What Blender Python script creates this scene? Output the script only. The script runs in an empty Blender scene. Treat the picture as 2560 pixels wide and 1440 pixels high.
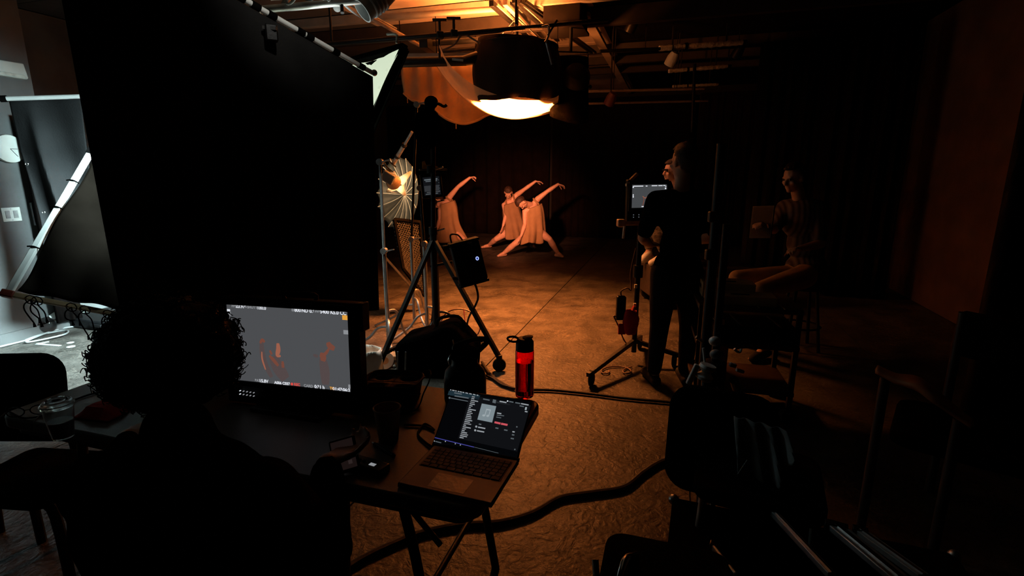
import bpy, math, random
from mathutils import Vector as V, Matrix, noise
random.seed(7)
C = bpy.context.scene.collection
sc = bpy.context.scene
# ---------------------------------------------------------------- camera, world, light, exposure
CAM_H = 1.6
PITCH = math.atan(290 / 1300)
cd = bpy.data.cameras.new('camera'); cam = bpy.data.objects.new('camera', cd); C.objects.link(cam)
cd.sensor_width = 36; cd.sensor_fit = 'HORIZONTAL'; cd.lens = 1300 / 2560 * 36; cd.clip_start = 0.05
cam.location = (0, 0, CAM_H); cam.rotation_euler = (math.pi / 2 - PITCH, 0, 0)
sc.camera = cam
w = bpy.data.worlds.new('world'); sc.world = w; w.use_nodes = True
w.node_tree.nodes['Background'].inputs[0].default_value = (0.6, 0.35, 0.22, 1)
w.node_tree.nodes['Background'].inputs[1].default_value = 0.0
sc.view_settings.view_transform = 'Standard'; sc.view_settings.look = 'None'
sc.view_settings.gamma = 1; sc.view_settings.use_curve_mapping = False
sc.view_settings.exposure = 0.0
sc.cycles.use_denoising = True
sc.cycles.max_bounces = 8; sc.cycles.diffuse_bounces = 4; sc.cycles.transparent_max_bounces = 12
sc.cycles.sample_clamp_indirect = 4

WARM = (1.0, 0.265, 0.055); KEYC = (1.0, 0.31, 0.135); COOL = (0.66, 0.93, 1.0)
def light(name, kind, loc, energy, color, aim=None, **kw):
    l = bpy.data.lights.new(name, kind); o = bpy.data.objects.new(name, l); C.objects.link(o)
    o.location = loc; l.energy = energy; l.color = color
    if aim is not None: o.rotation_euler = (V(aim) - V(loc)).to_track_quat('-Z', 'Y').to_euler()
    for k, v in kw.items(): setattr(l, k, v)
    return o
# lamps: the skirted lantern (down through the muslin, and up out of its open top), the stand lamp on the dancers,
# the cool soft box behind the black flag, the small tungsten head shining into the grey umbrella; unseen lamps are added for side, edge and spill light
LANT = V((0.05, 6.0, 2.6))
light('lantern_lamp', 'AREA', (0.05, 6.0, 2.58), 640, WARM, (-0.42, 5.5, 0), shape='DISK', size=0.62, spread=math.radians(114))
light('lantern_glow', 'POINT', (0.0, 5.95, 2.42), 18, WARM, shadow_soft_size=0.05)
light('lantern_uplight', 'AREA', (0.0, 6.1, 2.84), 260, WARM, (-0.35, 6.9, 3.5), shape='DISK', size=0.4)
light('fresnel_lamp', 'SPOT', (-0.575, 4.68, 1.93), 2300, KEYC, (-0.15, 10.2, 0.95), spot_size=math.radians(30), spot_blend=1.0, shadow_soft_size=0.08)
light('soft_box_lamp', 'AREA', (-1.35, 4.0, 1.95), 95, COOL, (-4.4, 4.5, 0.4), shape='SQUARE', size=0.6, spread=math.radians(80))
light('added_side_light', 'AREA', (-1.5, 3.42, 2.1), 125, COOL, (-4.05, 4.45, 0.0), shape='SQUARE', size=0.5, spread=math.radians(68))  # unseen lamp without fixture, added to brighten the batten and left floor
light('added_edge_spot', 'SPOT', (-0.95, 3.7, 2.35), 16, COOL, (0.80, 2.15, 0.93), spot_size=math.radians(19), spot_blend=0.8, shadow_soft_size=0.05)  # unseen spot added to brighten the tripod knuckles and jacket
light('added_floor_spill', 'AREA', (-1.25, 4.15, 1.7), 9, (0.86, 1.0, 0.92), (-1.25, 4.2, 0), shape='SQUARE', size=0.5, spread=math.radians(85))  # unseen lamp added to put a grey spill on the floor
light('added_ceiling_spill', 'AREA', (-1.35, 4.4, 2.62), 2.2, (0.9, 1.0, 0.95), (-1.3, 4.5, 3.5), shape='SQUARE', size=0.5)  # unseen lamp added to lift the ceiling and light bar
light('added_pole_spot', 'SPOT', (-0.2, 1.2, 3.05), 60, (1.0, 0.97, 0.9), (-1.06, 2.62, 2.38), spot_size=math.radians(27), spot_blend=0.9, shadow_soft_size=0.05)  # unseen spot added above the view to brighten the flag's top pole
light('added_face_spot', 'SPOT', (0.98, 6.3, 2.42), 26, KEYC, (1.85, 6.32, 1.25), spot_size=math.radians(58), spot_blend=0.7, shadow_soft_size=0.05)  # spot added outside the hung fixture to brighten the capped person's face
light('tungsten_lamp_bulb', 'POINT', (-1.30, 5.95, 1.47), 6, (1.0, 0.64, 0.34), shadow_soft_size=0.03)

# ---------------------------------------------------------------- geometry helpers
A = V((math.sin(math.radians(17)), math.cos(math.radians(17)), 0))      # room depth axis
B = V((A.y, -A.x, 0))                                                   # room lateral axis (to the right)
Z = V((0, 0, 1))
def room(u, v, z=0.0): return B * u + A * v + Z * z
def ray(px, py):
    cx = (px - 1280) / 1300; cy = (720 - py) / 1300
    return V((cx, math.cos(PITCH) + cy * math.sin(PITCH), -math.sin(PITCH) + cy * math.cos(PITCH)))
def at(px, py, Y):
    r = ray(px, py); return V((0, 0, CAM_H)) + r * (Y / r.y)
def onz(px, py, z=0.0):
    r = ray(px, py); return V((0, 0, CAM_H)) + r * ((z - CAM_H) / r.z)
def onplane(px, py, p, n):
    r = ray(px, py); o = V((0, 0, CAM_H)); return o + r * ((p - o).dot(n) / r.dot(n))
def frame(x, y):
    x = x.normalized(); z = x.cross(y).normalized(); y = z.cross(x)
    return Matrix((x, y, z)).transposed()
def rotz(a): return Matrix.Rotation(a, 3, 'Z')
ROOM = Matrix((B, A, Z)).transposed()

MATS = {}
def mat(name, col, rough=0.6, metal=0.0, var=0.25, scale=20.0, bump=0.1, bscale=None, trans=0.0, emit=None, estr=0.0, coat=0.0, spec=0.5, alpha=1.0, ior=1.45):
    m = bpy.data.materials.new(name); m.use_nodes = True
    nt = m.node_tree; b = nt.nodes['Principled BSDF']
    tc = nt.nodes.new('ShaderNodeTexCoord')
    n = nt.nodes.new('ShaderNodeTexNoise'); n.inputs['Scale'].default_value = scale; n.inputs['Detail'].default_value = 5
    nt.links.new(tc.outputs['Object'], n.inputs['Vector'])
    r = nt.nodes.new('ShaderNodeValToRGB')
    r.color_ramp.elements[0].position = 0.3; r.color_ramp.elements[1].position = 0.7
    r.color_ramp.elements[0].color = (*[c * (1 - var) for c in col], 1); r.color_ramp.elements[1].color = (*[min(1, c * (1 + var)) for c in col], 1)
    nt.links.new(n.outputs['Fac'], r.inputs['Fac']); nt.links.new(r.outputs['Color'], b.inputs['Base Color'])
    b.inputs['Roughness'].default_value = rough; b.inputs['Metallic'].default_value = metal
    b.inputs['Transmission Weight'].default_value = trans; b.inputs['Coat Weight'].default_value = coat
    b.inputs['Specular IOR Level'].default_value = spec; b.inputs['Alpha'].default_value = alpha; b.inputs['IOR'].default_value = ior
    if emit: b.inputs['Emission Color'].default_value = (*emit, 1); b.inputs['Emission Strength'].default_value = estr
    if bump:
        n2 = nt.nodes.new('ShaderNodeTexNoise'); n2.inputs['Scale'].default_value = bscale or scale * 4; n2.inputs['Detail'].default_value = 4
        nt.links.new(tc.outputs['Object'], n2.inputs['Vector'])
        bp = nt.nodes.new('ShaderNodeBump'); bp.inputs['Strength'].default_value = bump; bp.inputs['Distance'].default_value = 0.01
        nt.links.new(n2.outputs['Fac'], bp.inputs['Height']); nt.links.new(bp.outputs['Normal'], b.inputs['Normal'])
    MATS[name] = m; return m
def glow(name, col, s=1.0):
    m = bpy.data.materials.new(name); m.use_nodes = True; nt = m.node_tree
    nt.nodes.remove(nt.nodes['Principled BSDF']); e = nt.nodes.new('ShaderNodeEmission')
    e.inputs[0].default_value = (*col, 1); e.inputs[1].default_value = s
    nt.links.new(e.outputs[0], nt.nodes['Material Output'].inputs[0]); return m
def cloth_mat(name, col, clear, glowthrough):
    """thin muslin: some light goes straight through the weave, some is scattered through it, the rest is reflected"""
    m = mat(name, col, 0.9, var=0.15, scale=6, bump=0.15, bscale=60); nt = m.node_tree
    b = nt.nodes['Principled BSDF']; out = nt.nodes['Material Output']
    t = nt.nodes.new('ShaderNodeBsdfTranslucent'); t.inputs[0].default_value = (*[min(1, c * 1.1) for c in col], 1)
    tr = nt.nodes.new('ShaderNodeBsdfTransparent')
    m1 = nt.nodes.new('ShaderNodeMixShader'); m1.inputs[0].default_value = glowthrough
    m2 = nt.nodes.new('ShaderNodeMixShader'); m2.inputs[0].default_value = clear
    nt.links.new(b.outputs[0], m1.inputs[1]); nt.links.new(t.outputs[0], m1.inputs[2])
    nt.links.new(m1.outputs[0], m2.inputs[1]); nt.links.new(tr.outputs[0], m2.inputs[2]); nt.links.new(m2.outputs[0], out.inputs[0])
    return m

class MB:
    def __init__(s): s.v = []; s.f = []
    def add(s, vs, fs):
        o = len(s.v); s.v += [V(p) for p in vs]; s.f += [tuple(i + o for i in f) for f in fs]; return s
    def box(s, c, size, R=None):
        R = R or Matrix.Identity(3); x, y, z = [k / 2 for k in size]; c = V(c)
        vs = [c + R @ V((a * x, b * y, d * z)) for a in (-1, 1) for b in (-1, 1) for d in (-1, 1)]
        return s.add(vs, [(0, 1, 3, 2), (4, 6, 7, 5), (0, 4, 5, 1), (2, 3, 7, 6), (0, 2, 6, 4), (1, 5, 7, 3)])
    def bar(s, p, q, w_, h, up=Z):
        p, q = V(p), V(q); d = (q - p); L = d.length; d.normalize()
        if abs(d.dot(up)) > 0.95: up = V((1, 0, 0))
        sd = d.cross(up).normalized(); u2 = sd.cross(d)
        return s.box((p + q) / 2, (L, w_, h), Matrix((d, -sd, u2)).transposed())
    def tube(s, pts, r, n=8, closed=False):
        pts = [V(p) for p in pts]; N = len(pts); rs = r if isinstance(r, (list, tuple)) else [r] * N
        vs = []; ref = None
        for i, p in enumerate(pts):
            a = pts[(i - 1) % N] if (closed or i > 0) else p; b = pts[(i + 1) % N] if (closed or i < N - 1) else p
            d = (b - a)
            if d.length < 1e-9: d = V((0, 0, 1))
            d.normalize()
            if ref is None:
                ref = V((0, 0, 1)) if abs(d.z) < 0.9 else V((1, 0, 0))
            ref = (ref - d * ref.dot(d))
            if ref.length < 1e-6: ref = d.orthogonal()
            ref.normalize(); sd = d.cross(ref)
            vs += [p + (ref * math.cos(t) + sd * math.sin(t)) * rs[i] for t in [2 * math.pi * k / n for k in range(n)]]
        fs = []
        for i in range(N if closed else N - 1):
            j = (i + 1) % N
            fs += [(i * n + k, i * n + (k + 1) % n, j * n + (k + 1) % n, j * n + k) for k in range(n)]
        if not closed: fs += [tuple(reversed(range(n))), tuple(range((N - 1) * n, N * n))]
        return s.add(vs, fs)
    def cyl(s, p, q, r0, r1=None, n=14): return s.tube([p, q], [r0, r0 if r1 is None else r1], n)
    def lathe(s, prof, c, R=None, n=24):
        R = R or Matrix.Identity(3); c = V(c); vs = []; N = len(prof)
        for r, h in prof: vs += [c + R @ V((r * math.cos(2 * math.pi * k / n), r * math.sin(2 * math.pi * k / n), h)) for k in range(n)]
        fs = [(i * n + k, i * n + (k + 1) % n, (i + 1) * n + (k + 1) % n, (i + 1) * n + k) for i in range(N - 1) for k in range(n)]
        if prof[0][0] > 1e-6: fs.append(tuple(reversed(range(n))))
        if prof[-1][0] > 1e-6: fs.append(tuple(range((N - 1) * n, N * n)))
        return s.add(vs, fs)
    def ell(s, c, r, R=None, n=14):
        R = R or Matrix.Identity(3); m = n // 2 + 1; vs = []; c = V(c)
        r = r if isinstance(r, (tuple, list)) else (r, r, r)
        for i in range(m + 1):
            t = math.pi * i / m
            for k in range(n):
                a = 2 * math.pi * k / n
                vs.append(c + R @ V((r[0] * math.sin(t) * math.cos(a), r[1] * math.sin(t) * math.sin(a), -r[2] * math.cos(t))))
        fs = [(i * n + k, i * n + (k + 1) % n, (i + 1) * n + (k + 1) % n, (i + 1) * n + k) for i in range(m) for k in range(n)]
        return s.add(vs, fs)
    def seg(s, p, q, r0, r1, n=12): s.tube([p, q], [r0, r1], n); s.ell(p, r0, n=n); s.ell(q, r1, n=n); return s
    def patch(s, fn, nu, nv, wrap=False):
        vs = [fn(i / nu, j / nv) for j in range(nv + 1) for i in range(nu + (0 if wrap else 1))]
        W = nu if wrap else nu + 1
        fs = [(j * W + i, j * W + (i + 1) % W, (j + 1) * W + (i + 1) % W, (j + 1) * W + i) for j in range(nv) for i in range(nu)]
        return s.add(vs, fs)
    def prism(s, poly, o, R, t):
        n = len(poly); o = V(o)
        vs = [o + R @ V((x, y, 0)) for x, y in poly] + [o + R @ V((x, y, t)) for x, y in poly]
        return s.add(vs, [tuple(reversed(range(n))), tuple(range(n, 2 * n))] + [(i, (i + 1) % n, n + (i + 1) % n, n + i) for i in range(n)])
    def build(s, name, m, parent=None, bevel=0.0, smooth=True, solid=0.0, sub=0, vox=0.0):
        off = V((0, 0, 0)); p = parent
        while p is not None: off = off + p.location; p = p.parent
        me = bpy.data.meshes.new(name); me.from_pydata([tuple(v - off) for v in s.v], [], s.f)
        if m is not None: me.materials.append(m)
        o = bpy.data.objects.new(name, me); C.objects.link(o); o.parent = parent
        if vox:
            md = o.modifiers.new('r', 'REMESH'); md.mode = 'VOXEL'; md.voxel_size = vox
            md = o.modifiers.new('s', 'SMOOTH'); md.factor = 0.5; md.iterations = 4
            bpy.context.view_layer.update(); dg = bpy.context.evaluated_depsgraph_get()
            nm = bpy.data.meshes.new_from_object(o.evaluated_get(dg)); nm.name = name
            o.modifiers.clear(); o.data = nm; bpy.data.meshes.remove(me); me = nm
            if m is not None and not me.materials: me.materials.append(m)
        else:
            me.validate()
        if smooth: me.shade_smooth() if not bevel else None
        if smooth and not vox:
            try: me.set_sharp_from_angle(angle=math.radians(40))
            except Exception: pass
        if bevel:
            md = o.modifiers.new('b', 'BEVEL'); md.width = bevel; md.segments = 2; md.limit_method = 'ANGLE'
        if solid:
            md = o.modifiers.new('t', 'SOLIDIFY'); md.thickness = solid; md.offset = 0
        if sub:
            md = o.modifiers.new('u', 'SUBSURF'); md.levels = sub; md.render_levels = sub
        return o
def tag(o, label, cat, group=None):
    o['label'] = label; o['category'] = cat
    if group: o['group'] = group
    return o
def thing(name, label, cat, loc=(0, 0, 0), group=None):
    o = bpy.data.objects.new(name, None); C.objects.link(o); o.location = loc; o.empty_display_size = 0.1
    return tag(o, label, cat, group)
def struct(o): o['kind'] = 'structure'; return o
def dup(root, delta, label, rz=0.0):
    r = root.copy(); C.objects.link(r); r.location = root.location + V(delta); r['label'] = label; r.rotation_euler.z += rz
    for ch in list(root.children):
        c = ch.copy(); C.objects.link(c); c.parent = r
        for g in list(ch.children):
            d = g.copy(); C.objects.link(d); d.parent = c
    return r
def lerp(a, b, t): return a + (b - a) * t
def spline(pts, k=8):
    pts = [V(p) for p in pts]; out = []
    for i in range(len(pts) - 1):
        p0 = pts[max(i - 1, 0)]; p1 = pts[i]; p2 = pts[i + 1]; p3 = pts[min(i + 2, len(pts) - 1)]
        for j in range(k):
            t = j / k
            out.append(0.5 * ((2 * p1) + (p2 - p0) * t + (2 * p0 - 5 * p1 + 4 * p2 - p3) * t * t + (3 * p1 - p0 - 3 * p2 + p3) * t ** 3))
    return out + [pts[-1]]
def poly_at(pts, t):
    """point at parameter t along a polyline of 3-D points"""
    L = [0.0]
    for i in range(1, len(pts)): L.append(L[-1] + (pts[i] - pts[i - 1]).length)
    d = t * L[-1]
    for i in range(1, len(pts)):
        if d <= L[i] + 1e-9: return pts[i - 1].lerp(pts[i], (d - L[i - 1]) / max(1e-9, L[i] - L[i - 1]))
    return pts[-1].copy()
def text(s, o, R, size, m, parent, name='lettering', align='LEFT', bold=0.0):
    cu = bpy.data.curves.new(name, 'FONT'); cu.body = s; cu.size = size; cu.align_x = align; cu.align_y = 'CENTER'; cu.offset = bold
    t = bpy.data.objects.new(name, cu)
    off = V((0, 0, 0)); p = parent
    while p is not None: off = off + p.location; p = p.parent
    t.matrix_world = Matrix.Translation(V(o) - off) @ R.to_4x4()
    me = bpy.data.meshes.new_from_object(t); bpy.data.objects.remove(t); me.name = name
    me.transform(Matrix.Translation(V(o) - off) @ R.to_4x4()); me.materials.clear(); me.materials.append(m)
    t = bpy.data.objects.new(name, me); C.objects.link(t); t.parent = parent
    return t

# ---------------------------------------------------------------- materials
black_cloth = mat('black_cloth', (0.004, 0.0037, 0.0035), 0.95, var=0.4, scale=9, bump=0.3, bscale=90, spec=0.0)
duvetyne = mat('duvetyne', (0.012, 0.0115, 0.011), 0.97, var=0.3, scale=4, bump=0.2, bscale=120, spec=0.08)
duvetyne_grey = mat('duvetyne_grey', (0.012, 0.012, 0.0118), 0.9, var=0.25, scale=3, bump=0.2, bscale=80, spec=0.3)
black_metal = mat('black_metal', (0.006, 0.0057, 0.0055), 0.42, 0.0, var=0.4, scale=30, bump=0.05, spec=0.25)
black_plastic = mat('black_plastic', (0.006, 0.006, 0.0063), 0.5, var=0.3, scale=40, bump=0.05, spec=0.2)
black_rubber = mat('black_rubber', (0.009, 0.009, 0.009), 0.8, var=0.3, scale=40, bump=0.1, spec=0.2)
chrome = mat('chrome', (0.7, 0.7, 0.68), 0.22, 1.0, var=0.15, scale=15, bump=0.03)
deep_black = mat('deep_black', (0.0013, 0.0012, 0.0012), 0.95, var=0.4, scale=9, bump=0.2, bscale=90, spec=0.0)
silver_paint = mat('silver_paint', (0.55, 0.57, 0.55), 0.4, 0.2, var=0.15, scale=20, bump=0.05)
dull_steel = mat('dull_steel', (0.42, 0.42, 0.41), 0.42, 1.0, var=0.25, scale=15, bump=0.05)
white_paint = mat('white_paint', (0.72, 0.73, 0.68), 0.5, var=0.08, scale=8, bump=0.03)
white_plastic = mat('white_plastic', (0.62, 0.64, 0.58), 0.45, var=0.08, scale=8, bump=0.03)
grey_plastic = mat('grey_plastic', (0.16, 0.17, 0.165), 0.5, var=0.15, scale=20, bump=0.05)
wood = mat('wood', (0.36, 0.21, 0.10), 0.5, var=0.35, scale=7, bump=0.1, bscale=40)
ply = mat('plywood', (0.46, 0.27, 0.13), 0.6, var=0.3, scale=9, bump=0.1)
dark_wood = mat('dark_wood', (0.035, 0.018, 0.011), 0.5, var=0.4, scale=8, bump=0.1)
skin = mat('skin', (0.60, 0.36, 0.27), 0.5, var=0.1, scale=18, bump=0.05)
skin_deep = mat('skin_deep', (0.42, 0.24, 0.16), 0.5, var=0.12, scale=18, bump=0.05)
skin_pale = mat('skin_pale', (0.66, 0.42, 0.32), 0.5, var=0.1, scale=18, bump=0.05)
tan_cloth = mat('tan_cloth', (0.33, 0.21, 0.115), 0.9, var=0.12, scale=6, bump=0.25, bscale=70, spec=0.15)
tan_cloth2 = mat('tan_cloth_dark', (0.28, 0.175, 0.10), 0.9, var=0.12, scale=6, bump=0.25, bscale=70, spec=0.15)
khaki = mat('khaki_cloth', (0.30, 0.20, 0.11), 0.9, var=0.2, scale=10, bump=0.2)
hair_dark = mat('dark_hair', (0.035, 0.017, 0.012), 0.6, var=0.5, scale=40, bump=0.4, bscale=160)
hair_black = mat('black_hair', (0.004, 0.004, 0.004), 0.7, var=0.5, scale=40, bump=0.3, bscale=160, spec=0.15)
navy_cloth = mat('navy_cloth', (0.008, 0.009, 0.012), 0.95, var=0.4, scale=9, bump=0.3, bscale=90, spec=0.1)
red_plastic = mat('red_plastic', (0.45, 0.012, 0.012), 0.4, var=0.15, scale=10, bump=0.03)
red_cloth = mat('red_cloth', (0.35, 0.014, 0.02), 0.85, var=0.3, scale=10, bump=0.3)
muslin = cloth_mat('muslin', (0.78, 0.62, 0.42), 0.34, 0.55)
muslin_back = cloth_mat('muslin_back', (0.55, 0.33, 0.16), 0.02, 0.25)
eye_mat = mat('eye', (0.05, 0.03, 0.025), 0.2, var=0.1, bump=0)
glass = mat('clear_glass', (0.95, 0.97, 0.97), 0.03, var=0.02, bump=0, trans=1.0)
clear_plastic = mat('clear_plastic', (0.9, 0.93, 0.92), 0.12, var=0.03, bump=0.02, trans=0.92, ior=1.3)
lamp_hot = glow('lamp_hot', (1.0, 0.62, 0.28), 14.0)
lamp_warm = glow('lamp_warm', (1.0, 0.55, 0.22), 6.0)
# ---------------------------------------------------------------- setting: floor, walls, ceiling
def floor_material():
    m = bpy.data.materials.new('marley_floor'); m.use_nodes = True; nt = m.node_tree; N = nt.nodes; L = nt.links
    b = N['Principled BSDF']; tc = N.new('ShaderNodeTexCoord')
    def nz(scale, detail=6, dist=0.0, vec=None):
        n = N.new('ShaderNodeTexNoise'); n.inputs['Scale'].default_value = scale; n.inputs['Detail'].default_value = detail; n.inputs['Distortion'].default_value = dist
        L.new(vec or tc.outputs['Object'], n.inputs['Vector']); return n.outputs['Fac']
    def math_(op, a, c=None):
        n = N.new('ShaderNodeMath'); n.operation = op
        if hasattr(a, 'links'): L.new(a, n.inputs[0])
        else: n.inputs[0].default_value = a
        if c is not None:
            if hasattr(c, 'links'): L.new(c, n.inputs[1])
            else: n.inputs[1].default_value = c
        return n.outputs[0]
    def ridge(scale, lo, hi, dist=1.2):
        r = N.new('ShaderNodeMapRange'); r.inputs['From Min'].default_value = lo; r.inputs['From Max'].default_value = hi
        r.inputs['To Min'].default_value = 1; r.inputs['To Max'].default_value = 0
        L.new(math_('ABSOLUTE', math_('SUBTRACT', nz(scale, 3, dist), 0.5)), r.inputs['Value']); return r.outputs[0]
    mask = N.new('ShaderNodeMapRange'); mask.inputs['From Min'].default_value = 0.45; mask.inputs['From Max'].default_value = 0.62; L.new(nz(2.3, 3), mask.inputs['Value'])
    scuff = math_('MULTIPLY', ridge(7.5, 0.0, 0.022, 2.2), mask.outputs[0])
    mask2 = N.new('ShaderNodeMapRange'); mask2.inputs['From Min'].default_value = 0.42; mask2.inputs['From Max'].default_value = 0.56; L.new(nz(3.1, 3), mask2.inputs['Value'])
    dark = math_('MULTIPLY', ridge(11.0, 0.0, 0.05, 2.2), mask2.outputs[0])
    ramp = N.new('ShaderNodeValToRGB'); ramp.color_ramp.elements[0].position = 0.3; ramp.color_ramp.elements[1].position = 0.72
    ramp.color_ramp.elements[0].color = (0.028, 0.025, 0.021, 1); ramp.color_ramp.elements[1].color = (0.10, 0.09, 0.077, 1); L.new(nz(3.5, 8, 0.6), ramp.inputs['Fac'])
    mx = N.new('ShaderNodeMix'); mx.data_type = 'RGBA'; L.new(math_('MULTIPLY', scuff, 0.7), mx.inputs['Factor']); L.new(ramp.outputs[0], mx.inputs['A']); mx.inputs['B'].default_value = (0.24, 0.21, 0.17, 1)
    mx2 = N.new('ShaderNodeMix'); mx2.data_type = 'RGBA'; L.new(math_('MULTIPLY', dark, 0.85), mx2.inputs['Factor']); L.new(mx.outputs['Result'], mx2.inputs['A']); mx2.inputs['B'].default_value = (0.012, 0.010, 0.008, 1)
    L.new(mx2.outputs['Result'], b.inputs['Base Color'])
    rr = N.new('ShaderNodeMapRange'); rr.inputs['To Min'].default_value = 0.40; rr.inputs['To Max'].default_value = 0.56; L.new(nz(5.0, 6), rr.inputs['Value']); L.new(rr.outputs[0], b.inputs['Roughness'])
    b.inputs['Specular IOR Level'].default_value = 0.22
    bp = N.new('ShaderNodeBump'); bp.inputs['Strength'].default_value = 0.75; bp.inputs['Distance'].default_value = 0.02
    L.new(math_('ADD', math_('MULTIPLY', nz(13.0, 7, 1.6), 0.55), math_('MULTIPLY', nz(42.0, 4), 0.22)), bp.inputs['Height']); L.new(bp.outputs[0], b.inputs['Normal'])
    return m
marley = floor_material()
seam_black = mat('seam_black', (0.03, 0.025, 0.02), 0.8, bump=0)
wall_grey = mat('wall_grey_paint', (0.09, 0.092, 0.088), 0.6, var=0.3, scale=2.2, bump=0.08, bscale=30)
wall_dark = mat('wall_dark_paint', (0.008, 0.006, 0.005), 0.8, var=0.3, scale=2)
ceil_wood = mat('ceiling_board', (0.46, 0.36, 0.27), 0.7, var=0.25, scale=2.5, bump=0.1, bscale=20)
joist_mat = mat('joist_dark', (0.014, 0.009, 0.006), 0.8, var=0.3, scale=6)
joist_pale = mat('joist_pale', (0.22, 0.2, 0.17), 0.7, var=0.2, scale=6)
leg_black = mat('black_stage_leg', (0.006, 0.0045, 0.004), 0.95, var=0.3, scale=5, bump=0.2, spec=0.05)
ceil_shaded = mat('ceiling_board_shaded', (0.05, 0.05, 0.047), 0.8, var=0.2, scale=3)
CEIL = 3.5; UL, UR, VB, VF = -7.6, 3.0, 13.2, -2.0
f = struct(MB().box(room((UL + UR) / 2, (VF + VB) / 2, -0.06), (UR - UL, VB - VF, 0.1), ROOM).build('floor', seam_black))
us = [-7.6, -6.62, -5.02, -3.42, -1.42, 0.18, 1.78, 3.0]
for a, b in zip(us[:-1], us[1:]):                                   # marley rolled out in strips with a narrow open seam
    MB().box(room((a + b) / 2, (VF + VB) / 2, -0.005), (b - a - 0.012, VB - VF, 0.01), ROOM).build('floor_strip', marley, f)
UN, VN = -6.0, 3.75                                                  # the near left wall ends at an alcove
struct(MB().box(room(UN - 0.05, (VF + VN) / 2, CEIL / 2), (0.1, VN - VF, CEIL), ROOM).build('wall_left', wall_grey))
struct(MB().box(room((UL + UN) / 2 - 0.05, VN - 0.05, CEIL / 2), (UN - UL - 0.1, 0.1, CEIL), ROOM).build('wall_left_return', wall_grey))
struct(MB().box(room(UL - 0.05, (VN + VB) / 2, CEIL / 2), (0.1, VB - VN, CEIL), ROOM).build('wall_left_alcove', wall_grey))
struct(MB().box(room((UL + UR) / 2, VB + 0.05, CEIL / 2), (UR - UL, 0.1, CEIL), ROOM).build('wall_back', wall_dark))
brown_wall = mat('brown_panel_wall', (0.15, 0.078, 0.04), 0.75, var=0.35, scale=2.0, bump=0.1)
struct(MB().box(room(UR + 0.05, (VF + VB) / 2, CEIL / 2), (0.1, VB - VF, CEIL), ROOM).build('wall_right', brown_wall))
struct(MB().box(room((UL + UR) / 2, VF - 0.05, CEIL / 2), (UR - UL, 0.1, CEIL), ROOM).build('wall_front', wall_dark))
struct(MB().box(room(UN + 0.01, (VF + VN) / 2, 0.05), (0.02, VN - VF, 0.1), ROOM).build('baseboard_left', wall_grey))
ce = struct(MB().box(room((UL + UR) / 2, (VF + VB) / 2, CEIL + 0.1), (UR - UL, VB - VF, 0.1), ROOM).build('ceiling', joist_mat))
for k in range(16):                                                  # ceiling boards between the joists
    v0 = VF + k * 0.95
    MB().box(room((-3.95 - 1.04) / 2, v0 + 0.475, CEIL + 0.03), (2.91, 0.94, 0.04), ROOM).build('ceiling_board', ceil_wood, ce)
    MB().box(room((UL - 3.96) / 2, v0 + 0.475, CEIL + 0.03), (-3.96 - UL, 0.94, 0.04), ROOM).build('ceiling_board', ceil_shaded, ce)  # left boards darkened in colour where the uplight is blocked
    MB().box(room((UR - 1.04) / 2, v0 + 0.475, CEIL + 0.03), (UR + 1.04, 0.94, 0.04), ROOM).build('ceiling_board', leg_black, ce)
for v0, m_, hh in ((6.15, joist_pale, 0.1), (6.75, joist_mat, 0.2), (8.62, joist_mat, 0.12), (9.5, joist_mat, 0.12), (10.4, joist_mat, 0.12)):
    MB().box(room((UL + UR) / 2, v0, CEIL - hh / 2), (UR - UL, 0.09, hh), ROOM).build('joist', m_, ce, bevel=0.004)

def drape(name, label, cat, p0, p1, ztop, zbot, m, folds, amp, group=None, seed=0):
    p0, p1 = V(p0), V(p1); d = (p1 - p0).normalized(); nrm = d.cross(Z)
    def fn(a, b):
        p = p0.lerp(p1, a); z = lerp(ztop, zbot, b)
        wv = math.sin(a * folds * 6.283 + 1.7 * math.sin(a * 9 + seed)) + 0.4 * math.sin(a * folds * 2.3 * 6.283 + seed)
        return V((p.x, p.y, z)) + nrm * amp * wv * (0.6 + 0.5 * b)
    return tag(MB().patch(fn, max(24, int(folds * 10)), 6).build(name, m, solid=0.006), label, cat, group)
curtain_red = mat('dark_red_drape', (0.007, 0.0035, 0.0028), 0.92, var=0.3, scale=5, bump=0.2, spec=0.1)
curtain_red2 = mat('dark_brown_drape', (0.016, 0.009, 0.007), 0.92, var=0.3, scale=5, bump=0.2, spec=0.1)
drape('stage_drape', 'dark reddish brown stage drape behind the leftmost dancer', 'drape', room(-7.4, 12.95), room(-3.0, 12.95), 3.3, 0.02, curtain_red, 11, 0.035, seed=1)
drape('stage_drape', 'wide black-brown stage drape behind the two overlapping dancers', 'drape', room(-2.9, 12.9), room(0.35, 12.9), 3.3, 0.02, curtain_red, 13, 0.03, seed=2)
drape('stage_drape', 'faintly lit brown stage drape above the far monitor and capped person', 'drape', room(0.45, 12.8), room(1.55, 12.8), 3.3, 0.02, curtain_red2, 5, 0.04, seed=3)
drape('masking_drape', 'black masking drape in the dark right of the standing person', 'drape', room(1.0, 8.2), room(2.25, 8.05), 3.3, 0.02, leg_black, 6, 0.03, seed=4)
drape('masking_drape', 'black masking drape left of the dim orange wall patch', 'drape', room(1.95, 7.6), room(2.66, 7.6), 3.3, 0.02, leg_black, 4, 0.03, seed=5)
drape('masking_drape', 'black masking drape at the extreme right edge with a straight leading edge', 'drape', V((2.80, 3.0, 0)), V((3.75, 2.65, 0)), 3.3, 0.02, leg_black, 5, 0.03, seed=6)

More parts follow.
